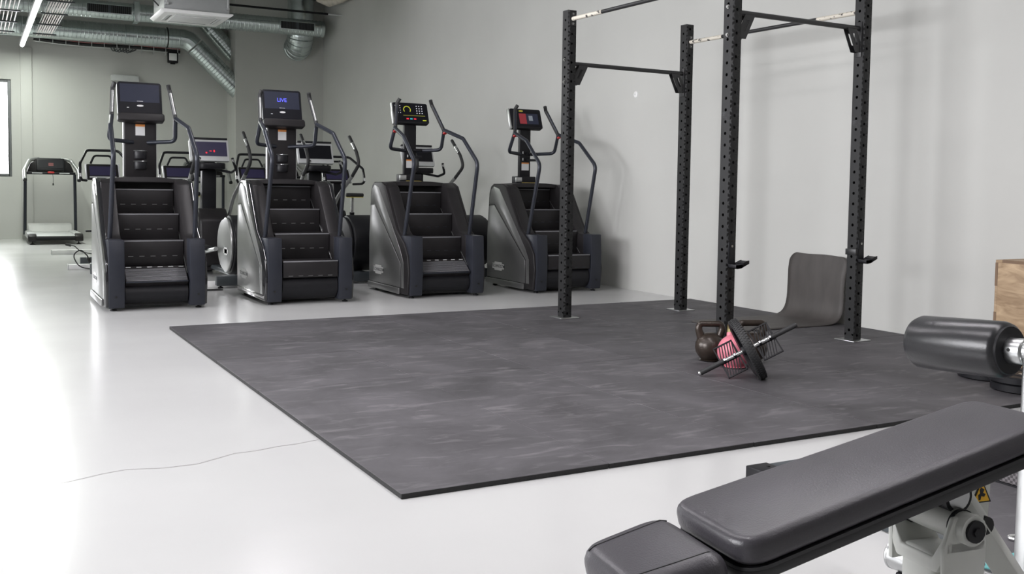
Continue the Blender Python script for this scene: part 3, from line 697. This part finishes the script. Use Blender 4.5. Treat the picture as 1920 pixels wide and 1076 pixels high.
make_treadmill(5.85, 'treadmill in the far corner behind the LIVE stair climber')

# floor trunking and leads
for (x0, x1, y, lab) in ((1.28, 6.3, 11.58, 'white floor cable trunking just behind the stair climbers'), (1.10, 6.3, 14.53, 'white floor cable trunking under the exercise bikes'), (1.09, 6.3, 17.55, 'white floor cable trunking before the treadmills')):
    t = thing('cable_trunking', lab, 'trunking', (x0, y, 0))
    MB().box(0, x1-x0, -.11 if y > 12 else -.08, .0, .0005, .07).build('channel', 'white', t, bevel=.004)
    MB().box(-.006, .004, -.113 if y > 12 else -.083, .003, .0005, .073).build('end_cap', 'lgrey', t, bevel=.002)
def cable(pts, label, r=.008, plug=True):
    t = thing('power_cable', label, 'cable', (0, 0, 0), 0, 'black power leads on the floor')
    MB().tube(fillet(pts, .3, 8), r, 7).build('lead', 'cable', t)
    if plug:
        a, b = V(pts[-1]), V(pts[-2]); d = (a-b).normalized(); MB().cyl(a-d*.01, a+d*.07, .026, .018, 8).build('plug', 'cable', t)
cable([(1.40, 14.28, .012), (1.22, 14.33, .04), (1.15, 14.38, .20), (1.25, 14.42, .28), (1.34, 14.46, .18), (1.35, 14.475, .15)], 'black looped power lead rising from the trunking near the bikes')
cable([(1.75, 17.2, .01), (1.62, 17.3, .02), (1.50, 17.35, .05), (1.42, 17.41, .14), (1.36, 17.42, .15)], 'black power lead lying by the far trunking')
cable([(2.0, 11.10, .009), (2.20, 11.14, .009), (2.42, 11.16, .009), (2.40, 11.24, .009), (2.1, 11.22, .009)], 'black lead coiled flat on the floor between two stair climbers', .007, False)

# ================================================================== ducts, ceiling services
def spiral_duct(name, label, path, r, flen=None, cat='duct', collars=(), group='galvanised ventilation ducts', rib=.16, seg=26):
    root = thing(name, label, cat, tuple(path[0]), 0, group)
    o0 = V(path[0]); pts = [V(p)-o0 for p in path]
    MB().tube(pts, r, seg).build('duct_wall', 'galv', root)
    rb = MB()
    for i in range(len(pts)-1):
        a, b = pts[i], pts[i+1]; n = max(1, int((b-a).length/rib))
        for k in range(n):
            p = a.lerp(b, (k+.5)/n); d = (b-a).normalized()*.006
            rb.tube([p-d*1.6, p-d*.5, p+d*.5, p+d*1.6], [r*1.0, r*1.0+.006, r*1.0+.006, r*1.0], seg)
    g = rb.build('seam_ribs', 'galv', root); g['kind'] = 'stuff'
    return root
def arc(c, a, b, r, n=6): return [V(c)+V(a)*math.cos(PI/2*k/n)*r+V(b)*math.sin(PI/2*k/n)*r for k in range(n+1)]
d1 = spiral_duct('ventilation_duct', 'wide ribbed metal duct along the far wall above the cables', [(-2.8, 21.65, 4.14), (3.83, 21.65, 4.14)], .20, rib=.075)
MB().cyl((5.55, 0, 0), (5.72, 0, 0), .206, seg=26).build('collar', 'galv', d1)
MB().cyl((6.42, 0, 0), (6.56, 0, 0), .206, seg=26).build('collar', 'galv', d1)
MB().tube([(6.36, .205*math.cos(2*PI*k/24), .205*math.sin(2*PI*k/24)) for k in range(24)], .012, 6, closed=True).build('clamp_ring', 'black', d1)
MB().tube([(6.63, 0, 0), (6.69, 0, 0), (6.77, 0, -.02), (6.85, 0, -.07), (6.90, 0, -.12)], .203, 26).build('elbow', 'galv', d1, smooth=10)
d2 = spiral_duct('ventilation_duct', 'slanting ribbed duct running down into the projecting wall', [(4.125, 21.65, 4.00), (5.05, 21.65, 3.12)], .20, rib=.065)
d2b = spiral_duct('ventilation_duct', 'second slanting duct above, partly behind the air conditioner', [(4.35, 21.98, 4.62), (5.05, 21.98, 3.86)], .17, rib=.065)
d3 = spiral_duct('ventilation_duct', 'narrow upper duct with air grilles crossing the far end', [(-2.8, 20.55, 4.42), (6.48, 20.55, 4.42)], .165, rib=.075)
MB().cyl((9.25, 0, 0), (9.32, 0, 0), .17, seg=26).build('end_cap', 'galv', d3)
def grille(x, parent, w=.78):
    root_y = -.165
    Mg = T(x, 0, 0) @ rotM(0, 'X')
    f = MB().box(-w/2-.02, w/2+.02, root_y-.012, root_y+.03, -.09, .09, Mg).build('air_grille', 'galv', parent, bevel=.003)
    MB().box(-w/2, w/2, root_y-.014, root_y-.010, -.072, .072, Mg).build('grille_recess', 'black', f, smooth=0)
    sl = MB()
    for k in range(22):
        if k in (10, 11): continue
        xx = -w/2+.02+k*(w-.04)/21; sl.box(xx-.004, xx+.004, root_y-.018, root_y-.012, -.07, .07, Mg)
    sl.box(-.03, .03, root_y-.018, root_y-.012, -.072, .072, Mg)
    q = sl.build('grille_slats', 'dgrey', f, smooth=0); q['kind'] = 'stuff'
grille(2.8+2.32, d3); grille(2.8+5.93, d3, .70)
MB().box(5.56, 5.66, -.18, .18, -.19, .19).build('flange', 'galv', d3, bevel=.01)
# vertical duct turning into the wall
vd = thing('ventilation_duct', 'fat vertical duct turning into the wall by the corner', 'duct', (6.19, 21.05, 0), 0, 'galvanised ventilation ducts')
MB().tube([(0, 0, 5.1), (0, 0, 4.62)], .27, 28).build('duct_wall', 'galv', vd)
el = [V((0, 0, 4.55)), V((0, 0, 4.40))] + [V((0, .30-.30*math.cos(a), 4.40-.30*math.sin(a))) for a in [PI/2*k/6 for k in range(1, 7)]] + [V((0, .36, 4.10))]
MB().tube(el, [.275, .275]+[.27, .275, .27, .275, .27, .275]+[.27], 28).build('elbow_wall', 'galv', vd, smooth=8)
rbs = MB()
for k in range(1, 7):
    a = PI/2*(k-.5)/6; c_ = V((0, .30-.30*math.cos(a), 4.40-.30*math.sin(a))); d = V((0, math.sin(a), -math.cos(a)))*.012
    rbs.tube([c_-d, c_, c_+d], [.272, .283, .272], 28)
rbs.build('elbow_ribs', 'galv', vd)
# conduit rod
pr_ = thing('ceiling_conduit', 'thin dark conduit running to the right wall above the ducts', 'conduit', (4.2, 20.15, 4.66))
MB().cyl((0, 0, .02), (2.3, 0, .02), .022, seg=8).build('conduit', 'dark', pr_); MB().cyl((2.3, 0, .02), (2.6, 0, .02), .017, seg=8).build('conduit_end', 'lgrey', pr_)
iw = thing('insulated_pipe', 'pale wrapped pipe under the ceiling at the right wall', 'pipe', (6.62, 19.9, 5.02))
MB().tube([(-.35, .2, -.02), (-.15, .1, -.09), (.0, -.2, -.05), (.02, -4.0, .02)], [.10, .13, .12, .12], 14).build('wrap', 'concrete', iw)
MB().tube([(-.55, .35, .05), (-.36, .22, .0), (-.3, .2, -.03)], [.09, .10, .09], 12).build('open_end', 'black', iw)

# ceiling cassette
ac = thing('ceiling_air_conditioner', 'white square ceiling cassette air conditioner hanging before the ducts', 'air conditioner', (2.705, 14.47, 3.44))
MB().box(-.43, .43, -.43, .43, .05, .40).build('casing', mat('zinc_casing', (.36, .37, .37), .45, metal=.5), ac, bevel=.006)
MB().prism([(-.475, .05), (.475, .05), (.475, .035), (.43, 0), (-.43, 0), (-.475, .035)], 'y', -.475, .475).build('panel', 'white', ac, bevel=.008)
MB().box(-.27, .27, -.27, .27, -.006, .004).build('intake_grille', 'labelw', ac, bevel=.004)
for k in range(4): MB().box(-.26, .26, -.36, -.31, -.004, .003, rotM(90*k, 'Z')).build('louvre', 'lgrey', ac, bevel=.003)
for k in range(4): MB().box(-.25, .25, -.315, -.300, -.002, .002, rotM(90*k, 'Z')).build('louvre_gap', 'black', ac, smooth=0)
for sx in (-1, 1):
    for sy in (-1, 1):
        MB().cyl((sx*.40, sy*.46, .1), (sx*.40, sy*.46, ZC-3.44), .006, seg=6).box(sx*.40-.02, sx*.40+.02, sy*.43-.01 if sy > 0 else -.48, .48 if sy > 0 else -.42, .10, .13).build('hanger', 'steel', ac)
MB().tube(fillet([(-.43, .1, .30), (-.62, .1, .34), (-.66, .1, .55), (-.66, .1, 1.2)], .1), .035, 10).build('drain_pipe', 'white', ac)
MB().tube(fillet([(-.43, .0, .15), (-.58, .0, .30), (-.62, .0, .6), (-.62, .0, 1.2)], .1), .010, 8).build('power_lead', 'cable', ac)
MB().cyl((.43, .2, .55), (1.6, .5, .55), .03, seg=8).build('branch_pipe', 'dark', ac)

# cable trays by the LED strip
def tray(x, label, n, w):
    t = thing('cable_tray', label, 'cable tray', (x, 15.2, 3.92), 0, 'wire cable trays')
    for k in range(n):
        xx = -w/2+w*k/(n-1); MB().cyl((xx, 0, 0), (xx, 5.9, 0), .012 if k % 2 else .008, seg=6).build('tray_wire' if k in (0, n-1) else 'conduit', 'steel' if k in (0, n-1) else 'pinkpipe', t)
    for k in range(5): MB().box(-w/2-.05, w/2+.05, .3+k*1.3, .34+k*1.3, -.03, -.008).build('tray_bracket', 'dgrey', t)
    for k in range(3): MB().cyl((-w/2-.03, (.32+k*2.4), -.02), (-w/2-.03, (.32+k*2.4), ZC-3.92), .006, seg=6).build('hanger', 'steel', t)
tray(.52, 'wire cable tray left of the glowing LED strip', 6, .30); tray(1.22, 'cable tray packed with pale conduits right of the LED strip', 9, .30)
wc = thing('wall_cable_run', 'sagging black cable bundle fixed along the far wall under the duct', 'cable', (1.1, 22.1, 3.98))
pts = [(x_, 0, -.02*math.sin(x_*2.1)-.022*x_) for x_ in [q*.2 for q in range(15)]]
MB().tube(pts, .030, 8).build('cable_bundle', 'cable', wc); MB().tube([(p[0], -.03, p[2]+.04+.01*math.sin(p[0]*5)) for p in pts], .010, 6).build('red_cable', mat('pink_cable', (.35, .12, .12), .5), wc)
MB().tube([(p[0], -.02, p[2]-.045) for p in pts], .012, 6).build('tray_edge', 'steel', wc)
for k in range(12): MB().box(.1+k*.24, .112+k*.24, -.05, .06, -.09-.022*(.1+k*.24), .06-.022*(.1+k*.24)).build('cable_clip', 'lgrey', wc)
jb = MB()
for k in range(7): jb.tube(fillet([(1.42+.06*k, -.03, -.06), (1.47+.05*k, -.06, -.16-.01*(k % 3)), (1.56+.06*k, -.03, -.08)], .05), .010, 6)
jb.build('loose_wires', 'dgrey', wc)
fd = thing('flood_light', 'small square floodlight mounted under the duct on the far wall', 'light', (3.745, 22.1, 3.79))
MB().prism(rrect(.215, .225, .02), 'y', -.06, 0).build('housing', 'dark', fd, bevel=.008); MB().box(-.078, .078, -.064, -.058, -.06, .09).build('lens', 'white', fd, bevel=.002)
MB().box(-.05, .05, -.05, .0, -.135, -.11).build('sensor', 'dark', fd, bevel=.008); MB().box(-.1, .1, -.01, .1, .11, .13).build('bracket', 'dark', fd, bevel=.003)
em = thing('emergency_light', 'pale flat wall lamp box above the leftmost console', 'light', (2.80, 22.14, 3.30))
MB().box(-.27, .27, -.10, .06, -.06, .06).build('housing', 'lgrey', em, bevel=.012); MB().box(-.2, .2, -.03, .06, .06, .075).build('cover_clip', 'lgrey', em, bevel=.004)

# round blank plate on the wall
wd = thing('wall_plate', 'small round white plate high on the right wall', 'wall plate', (XW, 9.6, 2.28), rot=(0, -PI/2, 0))
MB().lathe([(0, .014), (.022, .013), (.036, .008), (.04, 0)], 20).build('cover', 'white', wd); MB().cyl((0, 0, .012), (0, 0, .016), .008, seg=10).build('screw', 'lgrey', wd)

# ================================================================== bent rubber sheet
sh = thing('rubber_sheet', 'grey rubber sheet lying on the mat and bent up against the wall', 'rubber sheet', (0, 0, 0))
path = [(5.55, .030), (6.35, .029), (6.52, .030), (6.61, .040), (6.67, .075), (6.70, .125), (6.712, .20), (6.715, .33), (6.722, .46), (6.755, .617)]
path = [(p.x, p.y) for p in fillet([V((a, b, 0)) for a, b in path], .2, 3)]
def resample(p, n):
    L = [0]
    for i in range(1, len(p)): L.append(L[-1]+math.hypot(p[i][0]-p[i-1][0], p[i][1]-p[i-1][1]))
    out = []
    ts = [L[-1]*.06*(1-math.cos(PI/2*k/8)) for k in range(8)] + [L[-1]*(.06+.88*k/(n-1)) for k in range(n)] + [L[-1]*(1-.06*(1-math.cos(PI/2*k/8))) for k in range(7, -1, -1)]
    for t in ts:
        j = 1
        while j < len(L)-1 and L[j] < t: j += 1
        f = (t-L[j-1])/max(1e-9, L[j]-L[j-1]); out.append((p[j-1][0]*(1-f)+p[j][0]*f, p[j-1][1]*(1-f)+p[j][1]*f))
    return out
path = resample(path, 44)
y0, y1 = 6.27, 6.98; nv = 14; N_ = len(path); Lc = [0]
for i in range(1, N_): Lc.append(Lc[-1]+math.hypot(path[i][0]-path[i-1][0], path[i][1]-path[i-1][1]))
tot = Lc[-1]; rc = .085; vs = []; fs = []
for i in range(N_):
    d = min(Lc[i], tot-Lc[i]); ins = rc-math.sqrt(max(0, rc*rc-(rc-d)**2)) if d < rc else 0
    for k in range(nv+1):
        t_ = k/nv; y = y0+ins+(y1-y0-2*ins)*t_
        waist = .03*math.sin(PI*min(1, max(0, (path[i][1]-.05)/.5)))   # slightly pinched
        yy = y + (.5-t_)*2*waist*.4
        sk = (t_-.5)*.10*(1 if path[i][0] < 6.4 else 0)
        vs.append((path[i][0], yy, path[i][1]+.003*math.sin(t_*9+i*.4)*(1 if path[i][1] > .05 else 0)))
for i in range(N_-1):
    for k in range(nv): a = i*(nv+1)+k; fs.append([a, a+1, a+nv+2, a+nv+1])
mb = MB().add(vs, fs); so = mb.build('sheet', 'rubber2', sh, smooth=60)
md = so.modifiers.new('thickness', 'SOLIDIFY'); md.thickness = .009; md.offset = 0

# ================================================================== kettlebells and ab wheel
def kettlebell(x, y, rz, s, bm_, hm, label):
    k = thing('kettlebell', label, 'kettlebell', (x, y, .0245), rz, 'kettlebells by the rack post')
    R = .108*s
    prof = [(0, 0), (R*.60, 0), (R*.72, .006)] + [(R*math.cos(a), R*.93+R*math.sin(a)) for a in [math.radians(-56+14*q) for q in range(10)]] + [(0, R*1.93)]
    b = MB().lathe(prof, 32).build('bell', bm_, k, smooth=60)
    hw = .078*s; zt = .268*s; zb = R*1.45
    path = fillet([(-hw*.78, 0, zb), (-hw*1.12, 0, zb+.075*s), (-hw*.98, 0, zt), (hw*.98, 0, zt), (hw*1.12, 0, zb+.075*s), (hw*.78, 0, zb)], .05*s, 6)
    n = len(path); rad = [(.0235 if .03 < i/n < .97 else .028)*s*(1.18-.22*math.sin(PI*i/(n-1))) for i in range(n)]
    MB().tube(path, rad, 14).build('handle', hm, k, smooth=60)
    if bm_ == 'pink':
        MB().lathe([(R*.62, R*1.70), (R*.60, R*1.78), (.03*s, zb+.045*s), (0, zb+.046*s)], 20).build('collar', bm_, k) if False else None
        for q in (-1, 1): MB().tube([(q*hw*.78, 0, zb-.01), (q*hw*1.02, 0, zb+.055*s)], [.036*s, .0275*s], 14).build('handle_root', 'pink', k, smooth=60)
    return k
kettlebell(4.43, 5.32, -.50, .94, 'cast', 'cast', 'brown-black iron kettlebell at the left of the group')
kettlebell(4.415, 5.055, 1.15, 1.03, 'pink', 'brass', 'pink kettlebell with brass-coloured handle behind the ab wheel')
kettlebell(4.655, 5.16, -.35, 1.0, 'cast', 'cast', 'brown kettlebell mostly hidden behind the ab wheel')

A0 = V((3.985, 4.886, .0405)); 
def ab_wheel():
    Rw = .2065; aw = thing('ab_wheel', 'large black ab wheel with slotted foot plates leaning on its axle', 'ab wheel', (0, 0, 0))
    # axle from floor end to raised end
    a = A0; ax_end = V((4.488, 4.572, .365)); d = (ax_end-a).normalized(); Lx = (ax_end-a).length
    c = a + d*(Lx*.50)
    upv = V((0, 0, 1)); e1_ = (upv-d*upv.dot(d)).normalized(); e2_ = e1_.cross(d)
    F = Matrix((e2_, e1_, d)).transposed().to_4x4(); F.translation = c     # local z along axle, y up-ish
    tyre = []
    for q in range(14):
        an = 2*PI*q/14; tyre.append((Rw-.014+.014*math.cos(an)*(1 if math.cos(an) > 0 else 1.2), .030*math.sin(an)))
    n = 56; vs = []; fs = []
    for k in range(n):
        t = 2*PI*k/n
        for (r_, z_) in tyre: vs.append((r_*math.cos(t), r_*math.sin(t), z_))
    for k in range(n):
        for q in range(14): fs.append([k*14+q, k*14+(q+1) % 14, ((k+1) % n)*14+(q+1) % 14, ((k+1) % n)*14+q])
    MB().add(vs, fs, F).build('tyre', 'grip', aw, smooth=60)
    tr = MB()
    for k in range(72):
        t = 2*PI*k/72
        for j, zz in enumerate((-.018, 0, .018)):
            tt = t+(PI/72 if j == 1 else 0); tr.box(-.0052, .0052, Rw-.006, Rw+.0022-abs(zz)*.14, zz-.007, zz+.007, F @ Matrix.Rotation(tt, 4, 'Z'))
    tr.build('tread_blocks', 'grip', aw, smooth=0)['kind'] = 'stuff'
    MB().lathe([(Rw-.046, -.024), (Rw-.026, -.026), (Rw-.026, .026), (Rw-.046, .024), (Rw-.050, 0), (Rw-.046, -.024)], 48, F, cap=False).build('rim', 'dark', aw, smooth=50)
    for k in range(3):
        Mk = F @ Matrix.Rotation(2*PI*k/3+.35, 4, 'Z')
        MB().prism([(-.022, .02), (.022, .02), (.030, Rw-.044), (-.030, Rw-.044)], 'z', -.010, .010, Mk).build('spoke', 'dark', aw, bevel=.004)
    MB().lathe([(0, -.035), (.026, -.035), (.030, -.02), (.030, .02), (.026, .035), (0, .035)], 20, F).build('hub', 'dark', aw, bevel=.002)
    hl = Lx/2
    for s in (-1, 1):
        MB().cyl((0, 0, s*.033), (0, 0, s*(hl-.17)), .0125, seg=14, M=F).build('axle', 'chrome', aw)
        gp = MB().cyl((0, 0, s*(hl-.175)), (0, 0, s*(hl-.012)), .0165, seg=14, M=F).build('hand_grip', 'grip', aw)
        MB().cyl((0, 0, s*(hl-.016)), (0, 0, s*hl), .0145, seg=14, M=F).build('axle_end', 'chrome' if s < 0 else 'grip', aw)
        # foot plate: a slotted square frame beside the wheel
        zc = s*.122; Fp = F @ T(0, 0, zc) @ rotM(-35, 'Z')
        g = MB(); w = .066; hh = .112; y_ = .014
        for (x0, x1, z0, z1) in ((-hh, -hh+.008, -w, w), (hh-.008, hh, -w, w), (-hh, hh, -w, -w+.008), (-hh, hh, w-.008, w), (-.012, .012, -w, w)): g.box(y_-.005, y_+.005, x0, x1, z0, z1, Fp)
        fpn = g.build('foot_plate', 'dark', aw, smooth=20)
        for half in (-1, 1):
            for k in range(7):
                zz = -w+.012+k*(2*w-.024)/6
                p0, p1 = .012, hh-.006
                z0_, z1_ = zz, max(-w+.004, min(w-.004, zz+.030*half))
                bb_ = MB().prism([(half*p0, z0_-.0034), (half*p1, z1_-.0034), (half*p1, z1_+.0034), (half*p0, z0_+.0034)], 'x', y_-.004, y_+.004, Fp)
                bb_.build('slat', 'dark', fpn, smooth=0)
        for zz in (-.035, .035):
            MB().cyl((0, 0, zc+zz-.008), (0, 0, zc+zz+.008), .017, seg=14, M=F).build('clamp', 'dark', aw)
            MB().box(-.020, .022, -.007, .007, zz-.006, zz+.006, Fp).build('clamp_bolt', 'steel', aw)
    return aw
ab_wheel()

# weight plates
def plate(x, y, z, r, label, t=.045):
    p = thing('weight_plate', label, 'weight plate', (x, y, z), 0, 'weight plates on the mat')
    MB().lathe([(.026, 0), (r-.012, 0), (r, .006), (r, t-.006), (r-.010, t), (r-.03, t), (r-.036, t-.006), (.07, t-.006), (.062, t), (.026, t), (.026, 0)], 48, cap=False).build('disc', 'dark', p, smooth=30)
    MB().lathe([(.0255, .0), (.0262, .0), (.0262, t+.001), (.0255, t+.001)], 20).build('bushing', 'steel', p)
    return p
plate(5.70, 4.10, .0245, .19, 'black weight plate lying flat on the mat, left of the stacked pair', .05)
plate(5.52, 3.74, .0245, .185, 'lower black weight plate of the stack below the roller', .05)
plate(5.515, 3.745, .075, .19, 'upper black weight plate of the stack below the roller', .045)

# plywood box
bx = thing('plyo_box', 'plywood plyo box against the right wall at the picture edge', 'box', (6.20, 3.70, .024))
bw, bd_, bh = .56, .75, .715
def ply(name, x0, x1, y0, y1, z0, z1): return MB().box(x0, x1, y0, y1, z0, z1).build(name, 'wood', bx, bevel=.002)
ply('side_board', 0, .018, 0.018, bd_-.018, 0, bh-.018); ply('side_board', bw-.018, bw, .018, bd_-.018, 0, bh-.018)
ply('end_board', 0, bw, 0, .018, 0, bh-.018); ply('end_board', 0, bw, bd_-.018, bd_, 0, bh-.018); ply('top_board', 0, bw, 0, bd_, bh-.018, bh)
for (z0, z1) in ((bh-.18, bh-.02), (bh-.52, bh-.36)): MB().box(-.001, .0185, bd_-.0185, bd_+.001, z0, z1).build('finger_joint', 'ply_edge', bx, smooth=0)
for k in range(2): MB().box(-.001, .0185, .10+k*.36, .34+k*.36, bh-.0185, bh+.001).build('finger_joint', 'ply_edge', bx, smooth=0)

# ================================================================== bench
bdir = V((.990, -.139, 0)); bang = math.radians(12.0)
BO = V((1.28, 1.483, .55)) + V((.139, .990, 0))*.031 - (bdir*math.cos(bang)+V((0, 0, math.sin(bang))))*.03
bench = thing('adjustable_bench', 'black upholstered adjustable weight bench in the foreground', 'bench', (1.84, 1.437, 0))
BL = T(-1.84, -1.437, 0)
wdir = V((-bdir.y, bdir.x, 0))                         # towards the far side (+y)
ax_ = (bdir*math.cos(bang)+V((0, 0, math.sin(bang)))).normalized()
FB = BL @ basis(BO, ax_, wdir) @ rotM(1.5, 'Z')                          # local x along pad, y across, z out of the pad
def pad(name, outline, t, m, F, bev, parent, top=0):
    return MB().prism(outline, 'z', top-t, top, F).build(name, m, parent, bevel=bev, bseg=5, bang=50, smooth=60)
def plan(L, w0, w1, r, n=6):      # tapered rounded outline
    pts = [(0, -w0/2), (L, -w1/2), (L, w1/2), (0, w0/2), (0, -w0/2)]
    f = fillet([V((L/2, -(w0+w1)/4, 0))]+[V((*p, 0)) for p in pts[1:4]]+[V((0, -w0/2, 0)), V((L/2, -(w0+w1)/4, 0))], r, n)
    return [(p.x, p.y) for p in f[:-1]]
bp = pad('back_pad', plan(.835, .279, .235, .06), .058, 'leather', FB, .020, bench)
MB().prism(plan(.833, .275, .231, .06), 'z', -.064, -.057, FB).build('seam_piping', 'leather2', bp, smooth=60)
MB().prism(plan(.825, .266, .222, .05), 'z', -.087, -.063, FB).build('pad_board', 'board', bp, bevel=.004, smooth=60)
FS = BL @ basis(BO-ax_*.014+V((0, 0, -.013)), ax_, wdir) @ T(-.215, 0, 0)
sp_ = pad('seat_pad', plan(.215, .235, .27, .065), .08, 'leather', FS, .032, bench)
for yy in (-.088, .088): MB().tube([(.016, yy*.92, -.006), (.030, yy*.93, -.0008), (.11, yy, -.0008), (.185, yy*1.05, -.0008), (.200, yy*1.06, -.007)], .0022, 6, M=FS).build('seam', 'leather2', sp_)
MB().prism(plan(.205, .21, .25, .05), 'z', -.095, -.074, FS).build('seat_board', 'board', sp_, smooth=60)
# frame (bench-local frame: u along bench, v across, z up)
FL = BL @ basis((1.84, 1.437, 0), bdir, wdir)
MB().box(-.05, .05, -.052, .052, .06, .43, FL).build('column', 'benchw', bench, bevel=.014, bseg=3)
fk = MB()
for s in (-1, 1): fk.prism([(-.055, .38), (.055, .38), (.058, .46), (.035, .52), (-.035, .52), (-.058, .46)], 'y', s*.085, s*.070, FL)
fk.prism([(-.085, .47), (-.085, .44), (-.06, .395), (.06, .395), (.085, .44), (.085, .47), (.07, .47), (.045, .425), (-.045, .425), (-.07, .47)], 'x', -.055, .055, FL)
fk.build('fork', 'benchw', bench, bevel=.006)
pv = MB().cyl((0, -.105, .495), (0, .105, .495), .033, seg=20, M=FL).build('pivot_tube', 'benchw', bench)
for yy in (-.068, .068): MB().cyl((0, yy-.004, .495), (0, yy+.004, .495), .036, seg=20, M=FL).build('pivot_ring', 'dark', pv)
MB().cyl((0, -.1055, .495), (0, -.112, .495), .024, seg=16, M=FL).cyl((0, -.112, .495), (0, -.116, .495), .010, seg=6, M=FL).build('pivot_bolt', 'dark', pv)
MB().cyl((.005, -.055, .552), (.005, .055, .552), .036, seg=22, M=FL).build('rubber_stop', 'dark', bench)
MB().cyl((.005, -.0565, .552), (.005, -.054, .552), .028, seg=22, M=FL).build('stop_cap', 'steel', bench)
MB().box(-.03, .10, -.05, .07, .575, .595, FL).build('pad_bracket', 'benchw', bench, bevel=.006)
st_ = MB().tube([(.03, -.01, .56), (.36, -.01, .15)], .036, 4, M=FL).build('support_strut', 'benchw', bench, bevel=.008, smooth=30)
MB().cyl((.10, -.042, .475), (.10, -.030, .475), .020, seg=16, M=FL).build('strut_hole', 'black', st_)
MB().box(.31, .40, -.06, .04, .06, .17, FL).build('strut_foot', 'benchw', bench, bevel=.012)
MB().cyl((.355, -.075, .13), (.355, .055, .13), .030, seg=16, M=FL).build('strut_pin', 'steel', bench)
MB().box(-.62, .40, -.04, .04, .045, .105, FL).build('base_beam', 'benchw', bench, bevel=.01)
MB().box(-.68, -.60, -.26, .26, .0, .06, FL).build('base_foot', 'dark', bench, bevel=.01)
MB().box(.36, .43, -.22, .22, .0, .10, FL).build('base_foot', 'dark', bench, bevel=.01)
gp_ = MB().prism([(0.075, 0.625), (0.245, 0.65), (0.235, 0.43), (0.195, 0.4), (0.115, 0.47)], 'y', .085, .090, FL).build('side_plate', 'benchw', bench, bevel=.001)
ht = MB().prism([(0.181, 0.477), (0.241, 0.477), (0.211, 0.534)], 'y', .0835, .0850, FL).build('hazard_sign', 'black', gp_, smooth=0)
MB().prism([(0.1875, 0.4805), (0.2345, 0.4805), (0.211, 0.526)], 'y', .0825, .0836, FL).build('sign_face', 'hazard', ht, smooth=0)
MB().prism([(0.202, 0.484), (0.207, 0.484), (0.209, 0.493), (0.218, 0.491), (0.222, 0.497), (0.214, 0.501), (0.218, 0.508), (0.208, 0.514), (0.204, 0.508), (0.206, 0.5), (0.2, 0.496)], 'y', .0818, .0826, FL).build('pinch_symbol', 'black', ht, smooth=0)

# roller stand behind the bench
rs = thing('roller_stand', 'black foam leg roller on a silver post behind the bench', 'roller', (2.5, 1.69, 0))
prof = [(.0, 0), (.060, 0), (.074, .006), (.079, .02), (.0795, .15), (.079, .28), (.072, .296), (.05, .302), (0, .302)]
Fr = T(0, .05, .768) @ rotM(-90-3.5, 'X')
MB().lathe(prof, 40, Fr).build('roller_pad', 'rollerv', rs, smooth=50)
MB().lathe([(0, -.003), (.066, -.003), (.068, .003), (0, .003)], 32, Fr).build('pad_end_disc', 'dark', rs)
MB().cyl((0, -.0, .771), (0, .055, .768), .036, seg=20).build('hub', 'steel', rs, bevel=.004, bseg=3)
MB().cyl((-.037, .03, .775), (-.030, .03, .775), .005, seg=8).build('set_screw', 'black', rs)
MB().cyl((0, -.05, .774), (0, .02, .771), .028, seg=16).build('shaft', 'steel', rs)
MB().box(-.025, .025, -.045, .0, .09, .80).build('post', 'steel', rs, bevel=.012, bseg=3)
MB().cyl((-.06, .36, .105), (-.06, -.5, .105), .045, seg=24).build('base_tube', 'steel', rs)
MB().cyl((-.06, .362, .105), (-.06, .352, .105), .0465, seg=24).build('tube_cap', 'steel', rs, bevel=.003)
MB().box(-.085, .03, -.06, .0, .06, .13).build('post_foot', 'steel', rs, bevel=.008)
for yy in (.30, -.45): MB().box(-.09, -.03, yy-.03, yy+.03, .0, .065).build('rubber_foot', 'dark', rs, bevel=.006)

# honeycomb foam block, carabiner, teal cloth on the platform
hb = thing('foam_block', 'grey honeycomb-textured block on the platform at the right edge', 'block', (3.58, 1.9, .047))
MB().box(0, .5, 0, .66, .004, .22).build('block_body', 'ribbed', hb, bevel=.012); MB().box(-.002, .502, -.002, .662, 0, .006).build('block_base', 'dark', hb)
cb = thing('carabiner', 'small chrome snap hook lying on the platform', 'carabiner', (3.02, 2.055, .055), math.radians(-22))
MB().tube(fillet([(0, 0, 0), (.10, 0, 0), (.11, .018, 0), (.10, .036, 0), (0, .030, 0), (-.012, .015, 0), (0, 0, 0)], .014, 4), .0055, 8).build('hook', 'chrome', cb)
MB().cyl((.03, 0, 0), (.07, 0, 0), .0075, seg=8).build('gate_sleeve', 'chrome', cb)
tc_ = thing('teal_cloth', 'crumpled teal cloth at the lower right corner', 'cloth', (2.83, 1.80, .052))
g = MB(); n = 22; vs = []
for i in range(n):
    for j in range(n):
        u, v_ = i/(n-1)-.5, j/(n-1)-.5; rr2 = math.hypot(u, v_)*2
        z = .085*max(0, 1-rr2**2)+.016*math.sin(u*26+v_*9)*max(0, 1-rr2*.6)+.010*math.sin(v_*31)*(1-min(1, rr2)); vs.append((u*.26+.01*math.sin(v_*20), v_*.30+.012*math.sin(u*17), max(.002, z)))
g.add(vs, [[i*n+j, (i+1)*n+j, (i+1)*n+j+1, i*n+j+1] for i in range(n-1) for j in range(n-1)])
q = g.build('fabric', 'teal', tc_, smooth=80); sm = q.modifiers.new('thickness', 'SOLIDIFY'); sm.thickness = .004; sm.offset = 1
